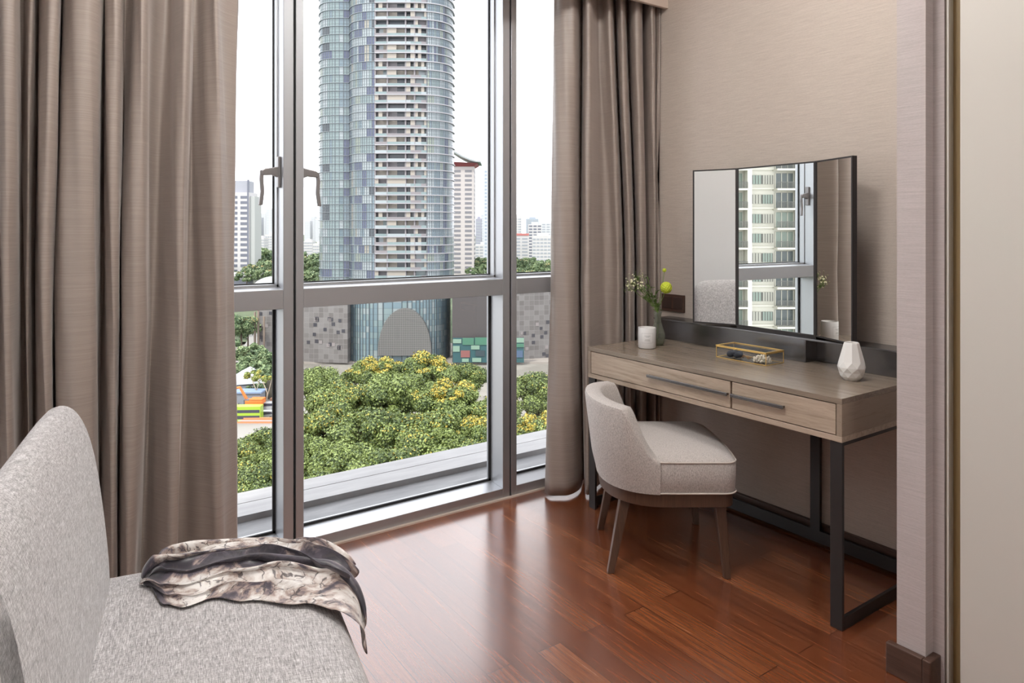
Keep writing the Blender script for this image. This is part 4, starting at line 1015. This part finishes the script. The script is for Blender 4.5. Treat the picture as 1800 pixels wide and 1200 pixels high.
# glass drum below the tower
dr_pts = [p for p in ring_pts(703, 273, 20.0, 17, 3.0, 44, math.pi, 0)]
zt = ZY(498, 262)
def dstrip(name):
    g = random.Random(9); b = MB(); nrow = 13; hz = (zt - ZPB) / nrow
    for r_ in range(nrow):
        for i in range(len(dr_pts) - 1):
            mi = g.choices((0, 1, 2), (.55, .3, .15))[0]
            b.quad(relp(dr_pts[i], ZPB + r_ * hz + .08), relp(dr_pts[i + 1], ZPB + r_ * hz + .08), relp(dr_pts[i + 1], ZPB + (r_ + 1) * hz), relp(dr_pts[i], ZPB + (r_ + 1) * hz), mi)
            b.quad(relp(dr_pts[i], ZPB + r_ * hz), relp(dr_pts[i + 1], ZPB + r_ * hz), relp(dr_pts[i + 1], ZPB + r_ * hz + .08), relp(dr_pts[i], ZPB + r_ * hz + .08), 3)
    for i in range(len(dr_pts) - 1):
        p = Vector((*dr_pts[i], 0)); t = (Vector((*dr_pts[i + 1], 0)) - p).normalized(); nn = Vector((t.y, -t.x, 0)); nn = -nn if nn.dot(FW) > 0 else nn
        wv = t * (.12 if i % 3 else .2); a_ = p + nn * .15 - wv; c_ = p + nn * .15 + wv
        b.quad(relp(a_, ZPB), relp(c_, ZPB), relp(c_, zt), relp(a_, zt), 3)
    return b.build(name, [mat('drum_blue', (.14, .20, .23), .15), mat('drum_teal', (.175, .235, .245), .15), mat('drum_pale', (.23, .275, .285), .2), mat('drum_line', (.05, .065, .075), .5)], pod)
dstrip('glass_drum')
# arched mesh screen in front of the drum
ctr = E(711, 254.0); AR = MB(); zb_ = ZY(625, 254); za = ZY(542, 254); rx_ = 47 / F_PX * 254; hh = za - zb_
n = 30; out = []
for i in range(n + 1):
    a = math.pi * i / n; out.append((math.cos(a) * rx_ , math.sin(a) ** .9 * hh))
fp = [relp(ctr + RT * x - FW * 0 , zb_ + z) for x, z in out]; bp_ = [relp(ctr + RT * x + FW * 2.2, zb_ + z) for x, z in out]
AR.loft([fp, bp_])
AR.build('arched_screen', mat('screen_grey', (.10, .10, .098), .6), pod)
rib = MB()
for k in range(26):
    z = zb_ + hh * (k + .5) / 26; xx = rx_ * math.sqrt(max(0, 1 - ((k + .5) / 26) ** (2 / .9)))
    if xx > .3:
        p = ctr - FW * .15; rib.quad(relp(p - RT * xx, z), relp(p + RT * xx, z), relp(p + RT * xx, z + .13), relp(p - RT * xx, z + .13))
for k in range(-14, 15):
    x = k * rx_ / 14.5; zz = hh * (1 - (abs(x) / rx_) ** 2) ** .45; p = ctr - FW * .2 + RT * x
    rib.quad(relp(p - RT * .05, zb_), relp(p + RT * .05, zb_), relp(p + RT * .05, zb_ + zz), relp(p - RT * .05, zb_ + zz))
rib.build('screen_grid', mat('grid_pale', (.21, .21, .20), .6), pod)
# green-glass shopfront under the dark wing and the pale base wall
def facade_box(nm, px0, px1, y0, y1, d, mt, depth=1.0, par=pod, ro=relp):
    a, c = E(px0, d), E(px1, d); z0, z1 = ZY(y1, d), ZY(y0, d)
    b = MB().loft([[ro(a, z0), ro(c, z0), ro(c + FW * depth, z0), ro(a + FW * depth, z0)], [ro(a, z1), ro(c, z1), ro(c + FW * depth, z1), ro(a + FW * depth, z1)]])
    return b.build(nm, mt, par)
GS = mat('shop_green', (.06, .16, .11), .3); GS2 = mat('shop_pale_green', (.18, .28, .22), .3); TE = mat('shop_teal', (.035, .09, .10), .2)
facade_box('shopfront', 796, 921, 594, 637, 254.5, TE)
for i, (a, c, y0, y1, mt) in enumerate(((796, 811, 596, 603, GS2), (813, 833, 594, 606, GS), (835, 856, 593, 606, GS), (796, 808, 608, 618, GS2), (810, 826, 616, 628, mat('shop_red', (.20, .08, .075))), (828, 843, 607, 614, GS2), (836, 852, 616, 626, mat('shop_dark', (.03, .05, .06))), (812, 824, 630, 636, GS2), (830, 846, 629, 636, GS2), (862, 880, 596, 606, GS), (906, 921, 594, 602, GS2), (906, 921, 604, 610, GS), (906, 919, 616, 628, mat('shop_blue', (.06, .10, .17))))):
    facade_box('shop_panel', a, c, y0, y1, 254.2, mt, .4)
facade_box('base_wall', 470, 1010, 636, 662, 257, mat('base_beige', (.27, .245, .22)), 12)
facade_box('entrance', 846, 858, 642, 672, 256, mat('entrance_dark', (.06, .06, .08)), 1.2)
facade_box('entrance', 962, 976, 642, 655, 256, mat('entrance_dark', (.06, .06, .08)), 1.2)
# dome on the roof
q = E(480, 300); b = MB(); bd = ZY(512, 300)
for_r = [[relp(q + RT * (9.0 * math.cos(a) * math.cos(e)) + FW * (9.0 * math.sin(a) * math.cos(e)), bd + 6.5 * math.sin(e)) for a in [i * math.pi / 12 for i in range(24)]] for e in [j * math.pi / 16 for j in range(8)]]
b.loft(for_r); b.build('roof_dome', mat('dome_glass', (.33, .36, .38), .3), pod, smooth=True)
# plaza tower of timber-like columns left of the stone wing (sculptural screens)
for px, h0, h1 in ((446, 548, 640), (452, 545, 650), (462, 556, 648)):
    facade_box('column', px, px + 3, h0, h1, 250, mat('column_brown', (.20, .16, .13)), .6)

# ---- city blocks: body, floor bands, sides
def block(name, label, px0, px1, yt, d, ncol, fh, wall, win, rot=0, depth=16, base=-44, side=None, cat='building', band_h=.5, group=None, gapc=.25, roof=None):
    o = E((px0 + px1) / 2, d, base); wdt = (px1 - px0) / F_PX * d; h = ZY(yt, d) - base
    e = empty(name, tuple(o), CAMROT + rot, label, cat, group)
    MB().box(-wdt / 2, wdt / 2, 0, depth, 0, h).build('body', wall, e)
    nfl = int(h / fh)
    wb = MB()
    for c in range(ncol):
        cw = wdt / ncol; x0 = -wdt / 2 + c * cw + cw * gapc / 2; x1 = x0 + cw * (1 - gapc)
        wb.box(x0, x1, -.12, .05, 0, fh * band_h)
    sb = MB()
    for c in range(3):
        sb.box(-wdt / 2 - .12, -wdt / 2 + .05, depth * (.12 + c * .3), depth * (.30 + c * .3), 0, fh * band_h); sb.box(wdt / 2 - .05, wdt / 2 + .12, depth * (.12 + c * .3), depth * (.30 + c * .3), 0, fh * band_h)
    o1 = wb.add(sb.v, sb.f).build('window_band', win); me = o1.data; bpy.data.objects.remove(o1)
    for k in range(max(0, nfl - 34), nfl):
        put(me, 'window_band', e, k * fh + fh * .3)
    if roof: MB().box(-wdt / 2 - .4, wdt / 2 + .4, -.4, depth + .4, h, h + 2.0).build('roof', roof, e)
    else: MB().box(-wdt / 4, wdt / 4, depth * .3, depth * .7, h, h + 2.4).build('roof_plant', wall, e)
    return e
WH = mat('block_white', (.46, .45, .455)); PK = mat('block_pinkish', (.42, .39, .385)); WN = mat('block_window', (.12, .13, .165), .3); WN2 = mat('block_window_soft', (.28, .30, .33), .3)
HZ = mat('block_pale_blue', (.44, .455, .49)); HZ2 = mat('block_haze_tint', (.475, .485, .51)); WN3 = mat('block_window_haze_tint', (.38, .40, .44), .4)  # paleness stands in for distance haze, put into the far blocks' paint
bt = block('office_tower', 'white tower with dark window bands beside the left curtain', 402, 438, 338, 420, 2, 3.18, WH, WN, 0, 14, band_h=.52, gapc=.3)
MB().box(-4, 4.6, 2, 12, 68, 75.5).build('penthouse', mat('penthouse_grey', (.30, .31, .35)), bt)
MB().box(6.15, 9.2, 1, 12, 0, 66).build('side_wing', mat('side_pale_green', (.36, .375, .37)), bt)
MB().box(-7, 8, -.3, 13, 0, 9).build('lower_storeys', mat('lower_dark', (.10, .11, .13)), bt)
MB().box(5.0, 5.9, -.2, 1, 0, 76).build('corner_pier', mat('pier_slate', (.14, .15, .19)), bt)
# hotel with the swept oriental roof
hb = block('hotel_tower', 'white tower block with an upswept green roof and red eaves', 794, 833, 291, 470, 2, 3.1, PK, mat('hotel_window', (.17, .17, .19), .4), 0, 18, band_h=.5, gapc=.38)
hh_ = ZY(291, 470) + 44; W2 = (833 - 794) / F_PX * 470 / 2
rf = MB(); rows = []
prof_ = [(-.62, 11.5), (-.3, 8.2), (0, 5.6), (.35, 3.4), (.62, 2.4), (.80, 2.3)]
xs = [(W2 * 2) * a for a, z in prof_]
for yy in (-5.5, 4, 9, 14, 23.5):
    k = 1 - abs(yy - 9) / 14.5
    rows.append([(x, yy, hh_ + z + k * 2.2 * (1 if x < W2 * 1.2 else .2)) for x, (a, z) in zip(xs, prof_)])
rf.loft(rows, closed=False, caps=False); rf.build('swept_roof', mat('roof_sage', (.30, .33, .34)), hb, solid=.9)
rd_ = MB(); rd_.loft([[(-W2 * 1.0, -3.4, hh_ + 2.4), (W2 * 1.35, -3.4, hh_ + 1.4), (W2 * 1.35, 21, hh_ + 1.4), (-W2 * 1.0, 21, hh_ + 2.4)], [(-W2 * .9, -.3, hh_ - .6), (W2 * .98, -.3, hh_ - .6), (W2 * .98, 18.3, hh_ - .6), (-W2 * .9, 18.3, hh_ - .6)]]); rd_.build('red_eaves', mat('eaves_red', (.24, .05, .06)), hb)
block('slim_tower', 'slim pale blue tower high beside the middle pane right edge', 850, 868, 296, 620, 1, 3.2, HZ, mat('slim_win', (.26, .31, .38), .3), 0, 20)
block('distant_block', 'hazy lilac-grey tower just right of the hotel tower', 836, 846, 384, 800, 1, 3.3, mat('lilac_grey', (.26, .265, .32)), WN2, 0, 20)
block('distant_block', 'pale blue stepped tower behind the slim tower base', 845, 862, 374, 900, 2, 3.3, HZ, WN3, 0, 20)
block('apartment_block', 'white block with a red roof in the narrow right pane', 903, 929, 414, 640, 2, 3.0, WH, WN2, 0, 16, roof=mat('roof_red', (.40, .14, .13)))
block('apartment_block', 'tall white block left edge of the narrow right pane, behind the red roof', 896, 917, 380, 820, 3, 3.0, WH, WN2, 0, 16)
block('apartment_block', 'white block with dark centre column, middle of the narrow right pane', 929, 952, 394, 700, 3, 3.0, WH, WN, 0, 16)
block('apartment_block', 'blue-grey block topping the group in the narrow right pane', 925, 947, 384, 950, 2, 3.0, mat('blue_grey', (.29, .33, .38)), WN2, 0, 16)
block('apartment_block', 'white block in front of the group, near the right curtain', 936, 975, 414, 600, 6, 3.0, WH, WN2, 0, 16)
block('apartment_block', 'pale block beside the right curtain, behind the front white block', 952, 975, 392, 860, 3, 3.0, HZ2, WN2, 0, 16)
block('apartment_block', 'low white row behind the trees beside the glass tower right side', 835, 872, 430, 700, 5, 3.0, WH, WN2, 0, 16)
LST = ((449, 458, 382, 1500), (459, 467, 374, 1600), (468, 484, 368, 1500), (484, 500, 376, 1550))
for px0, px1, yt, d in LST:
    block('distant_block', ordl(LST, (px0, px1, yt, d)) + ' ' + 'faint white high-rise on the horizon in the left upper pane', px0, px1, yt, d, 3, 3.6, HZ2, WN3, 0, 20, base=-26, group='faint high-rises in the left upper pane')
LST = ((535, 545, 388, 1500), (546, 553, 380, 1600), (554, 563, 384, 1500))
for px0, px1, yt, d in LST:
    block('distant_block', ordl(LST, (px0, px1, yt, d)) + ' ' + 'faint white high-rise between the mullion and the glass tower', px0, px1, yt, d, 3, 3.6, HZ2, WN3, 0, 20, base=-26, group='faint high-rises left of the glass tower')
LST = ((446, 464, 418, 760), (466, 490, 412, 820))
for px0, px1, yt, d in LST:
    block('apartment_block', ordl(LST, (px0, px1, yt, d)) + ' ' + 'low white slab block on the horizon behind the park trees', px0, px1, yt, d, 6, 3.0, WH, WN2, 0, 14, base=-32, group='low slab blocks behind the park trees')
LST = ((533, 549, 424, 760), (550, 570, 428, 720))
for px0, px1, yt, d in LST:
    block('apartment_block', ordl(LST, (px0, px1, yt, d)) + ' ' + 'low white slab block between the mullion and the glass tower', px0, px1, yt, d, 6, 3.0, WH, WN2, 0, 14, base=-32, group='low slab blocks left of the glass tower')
pv = E(428, 372, -40)
vb = empty('pavilion', tuple(pv), CAMROT, 'low white terrace building at the foot of the banded tower', 'building')
MB().box(-14, 6, 0, 12, 0, 17).build('body', WH, vb); MB().box(-15, 8, -1.5, 13, 17, 18.2).build('roof', mat('roof_pale', (.50, .50, .52)), vb); MB().box(-13, 5, -.2, .2, 8, 11).build('window_band', WN, vb); MB().box(-13, 5, -.2, .2, 12.5, 15).build('window_band', WN, vb)

# ---- the white apartment block that only the mirror shows
V0 = 2 * MX
def EMv(px, d, z):
    p = E(px, d, 0) - Vector((MX, MY1, 0)); q = MT * (2 * p.dot(MT)) - p + Vector((MX, MY1, 0)); return Vector((q.x, q.y, z))
DM = 110.0
ex = (EMv(1400, DM, 0) - EMv(1300, DM, 0)).normalized(); eo = EMv(1340, DM, GZ)
ab = empty('apartment_building', tuple(eo), math.atan2(ex.y, ex.x), 'cream apartment block with railed balconies, seen only in the mirror', 'building')
mir_px = lambda px: (px - 1340) / F_PX * DM
CR = mat('cream_render', (.50, .49, .42)); 
back = FWm = EMv(1340, DM + 12, 0) - EMv(1340, DM, 0)
sgn = 1 if (Matrix.Rotation(-math.atan2(ex.y, ex.x), 3, 'Z') @ back).y > 0 else -1
X0, X1 = mir_px(1190), mir_px(1520); FM = 34.7 / F_PX * DM
def bx(b, x0, x1, y0, y1, z0, z1, mi=0):
    y0, y1 = y0 * sgn, y1 * sgn; return b.box(x0, x1, min(y0, y1), max(y0, y1), z0, z1, mi)
b = MB(); bx(b, X0, X1, 1.6, 16, 0, 88); b.build('body', CR, ab)
zf0 = ZY(333, DM) - GZ; z_start = zf0 - FM * int(zf0 / FM)
pil = MB()
for px in (1313, 1403, 1223, 1493): bx(pil, mir_px(px), mir_px(px + 8), -.3, 1.8, 0, 88)
pil.build('pillar', CR, ab)
WG = mat('apt_glass_green', (.19, .24, .20), .25); WD = mat('apt_glass_dark', (.09, .11, .11), .2); CU = mat('apt_curtain', (.34, .34, .29), .8); RAIL = mat('apt_rail', (.10, .10, .09), .5)
vari = []
for v_ in range(4):
    g = random.Random(70 + v_); b = MB()
    for base_px in (1320, 1230, 1410):
        # two flush windows with sill bands
        for a, c in ((3, 24), (26, 44)):
            mi = g.choice((1, 3, 3, 2)); bx(b, mir_px(base_px + a), mir_px(base_px + c), 1.40, 1.65, .95, FM - .75, mi)
            for q in range(5):
                x = mir_px(base_px + a + (c - a) * q / 4); bx(b, x - .04, x + .04, 1.33, 1.42, .95, FM - .75, 4)
        bx(b, mir_px(base_px), mir_px(base_px + 46), 1.2, 1.7, .1, .35, 0)
    for base_px in (1367, 1277, 1457, 1187):
        mi = g.choice((2, 1, 1, 3)); bx(b, mir_px(base_px + 2), mir_px(base_px + 34), 1.45, 1.65, .25, FM - .45, mi)
        for q in range(4):
            x = mir_px(base_px + 2 + 32 * q / 3); bx(b, x - .06, x + .06, 1.36, 1.5, .25, FM - .45, 0)
        bx(b, mir_px(base_px - 2), mir_px(base_px + 36), -.4, 1.7, -.12, .18, 0)       # balcony slab
        bx(b, mir_px(base_px - 2), mir_px(base_px + 36), -.42, -.34, 1.12, 1.2, 4)
        for q in range(25):
            x = mir_px(base_px - 2 + 38 * q / 24); bx(b, x - .025, x + .025, -.40, -.35, .18, 1.15, 4)
    o = b.build('storey_front', [CR, WG, WD, CU, RAIL]); vari.append(o.data); bpy.data.objects.remove(o)
for k in range(0, 27):
    put(vari[(k * 7 + k // 3) % 4], 'storey_front', ab, z_start + k * FM)

# ---- street life in the lower left pane
def car(px, py, L, Wd, Hh, col, label, cat='car', name='car', rot=0, glass=(.05, .05, .07), kind='van'):
    d = (EYE - GZ - Hh * .3) * F_PX / (py - HOR); o = E(px, d, GZ + .05)
    e = empty(name, tuple(o), CAMROT + rot, label, cat)
    h = L / 2; prof = [(-h, .35), (-h, .95), (-h * .78, 1.0), (-h * .48, Hh), (h * .72, Hh), (h, Hh * .62), (h, .35)] if kind != 'box' else [(-h, .4), (-h, Hh), (h, Hh), (h, .4)]
    MB().loft([[(x, -Wd / 2, z) for x, z in prof], [(x, Wd / 2, z) for x, z in prof]]).build('body', mat('paint_%s' % name + str(col), col, .3), e, bevel=.06)
    if kind != 'box':
        gp_ = [(-h * .70, 1.0), (-h * .46, Hh - .12), (h * .68, Hh - .12), (h * .86, Hh * .68)]
        MB().loft([[(x, -Wd / 2 - .02, z) for x, z in gp_], [(x, Wd / 2 + .02, z) for x, z in gp_]]).build('window_band', mat('car_glass', glass, .15), e)
    else:
        MB().box(-h * .92, h * .96, -Wd / 2 - .03, Wd / 2 + .03, Hh * .62, Hh * .80).box(-h * .92, h * .96, -Wd / 2 - .03, Wd / 2 + .03, Hh * .25, Hh * .45).build('window_band', mat('car_glass', glass, .15), e)
    for x in (-h * .62, h * .62):
        for y in (-Wd / 2 + .1, Wd / 2 - .1):
            MB().tube([(x, y - .12, .36), (x, y + .12, .36)], .36, 12).build('wheel', mat('tyre', (.02, .02, .02), .8), e)
    return e
car(424, 733, 10.5, 2.6, 4.2, (.30, .44, .04), 'lime green and yellow double-deck bus by the left curtain edge', 'bus', 'bus', .05, kind='box')
car(466, 731, 5.2, 2.0, 2.0, (.32, .33, .345), 'white van with dark windows parked beside the mullion', name='van', rot=.1)
car(447, 727, 4.6, 1.9, 1.5, (.32, .33, .345), 'silver car between the lime bus and the white van', rot=.15)
car(470, 716, 6.5, 2.3, 2.1, (.32, .33, .345), 'white van parked behind the dark-windowed van', name='van', rot=-.05)
ev = E(440, 190.5, GZ + .05); exv = empty('excavator', tuple(ev), CAMROT, 'orange excavator on the building site in the lower left pane', 'digger')
OR = mat('digger_orange', (.62, .17, .03), .5)
MB().box(-1.0, 3.8, -1.4, 1.4, 1.2, 3.0).box(.2, 3.8, -1.4, 1.4, 3.0, 3.4).build('body', OR, exv, bevel=.15); MB().box(-1.4, .2, -1.3, 0, 1.3, 3.2).build('cab', mat('cab_glass', (.08, .09, .10), .2), exv, bevel=.1)
MB().tube([(-.8, .4, 2.4), (-3.0, .4, 6.2), (-7.5, .4, 5.4)], [.45, .4, .35], 6).tube([(-7.3, .4, 5.6), (-8.6, .4, 1.8)], [.32, .25], 6).build('boom', OR, exv)
MB().box(-1.8, 3.6, -1.5, -.7, 0, 1.0).box(-1.8, 3.6, .7, 1.5, 0, 1.0).build('track', mat('tyre', (.02, .02, .02), .8), exv, bevel=.2)
bq = MB()
o = E(424, 178, GZ + .05); e = empty('construction_barrier', tuple(o), CAMROT, 'orange barrier row in front of the lime bus', 'barrier'); 
MB().box(-6, 9, -.3, .3, 0, 1.4).build('barrier_panel', mat('barrier_orange', (.60, .22, .10)), e); MB().box(-6, 9, -.34, .34, .5, .8).build('white_stripe', WH, e)
o = E(436, 197, GZ + .05); e = empty('site_clutter', tuple(o), CAMROT, 'pale stacked site materials behind the vehicles', 'building materials')
g = random.Random(4)
for k in range(14):
    x = g.uniform(-9, 14); y = g.uniform(-3, 4); s_ = g.uniform(.5, 1.6)
    MB().box(x, x + s_ * 1.6, y, y + s_, 0, s_ * .8).build('stack', (mat('pale_concrete', (.27, .26, .245)), mat('clay', (.40, .22, .14)), WH)[k % 3], e)
o = E(424, 202, GZ); e = empty('tent', tuple(o), CAMROT, 'white pitched tent roof on the site, right of the left curtain', 'tent')
MB().loft([[(-7, 0, 4), (7, 0, 5), (0, 0, 8.5)], [(-7, 9, 4), (7, 9, 5), (0, 9, 8.5)]]).build('tent_roof', mat('tent_white', (.52, .54, .56)), e); MB().box(-6.5, 6.5, .4, 8.6, 0, 4.2).build('tent_wall', mat('tent_shade', (.20, .22, .25)), e)
o = E(420, 196, GZ); e = empty('site_shed', tuple(o), CAMROT, 'blue roofed site shed behind the orange excavator', 'shed')
MB().box(-5, 6, 0, 4, 0, 3.4).build('shed_wall', mat('tent_shade', (.20, .22, .25)), e); MB().box(-5.4, 6.4, -.4, 4.4, 3.4, 3.8).build('shed_roof', mat('shed_blue', (.20, .28, .42)), e)
for px, d, lb in ((468, 194, 'young yellow-leaved tree on the site beside the mullion'), (448, 198, 'young yellow-leaved tree behind the excavator boom')):
    t = empty('young_tree', tuple(E(px, d, GZ)), 0, lb, 'tree'); b = MB()
    b.tube([(0, 0, 0), (.3, 0, 4), (-1.2, 0, 8)], [.22, .16, .1], 6).tube([(.2, 0, 2.5), (1.6, 0, 8)], [.14, .08], 6); b.build('trunk', mat('pale_bark', (.40, .34, .27)), t, smooth=True)
    me, cs = mk_foliage(dict(Rx=3.2, Rz=2.2, nl=7, nleaf=900, size=.55, probs=(.1, .4, .5), top_yellow=.5, seed=int(px)), [LEAF[1], LEAF[2], plain('young_leaf', (.30, .30, .07), .6), LEAF[3]])
    f = bpy.data.objects.new('foliage', me); COL.objects.link(f); f.parent = t; f.location = (0, 0, 7.4)
o = E(458, 203, GZ); e = empty('site_fence', tuple(o), CAMROT, 'brown hoarding behind the young trees', 'fence'); MB().box(-12, 12, 0, .3, 0, 5.5).build('fence_panel', mat('hoarding', (.10, .09, .07)), e)
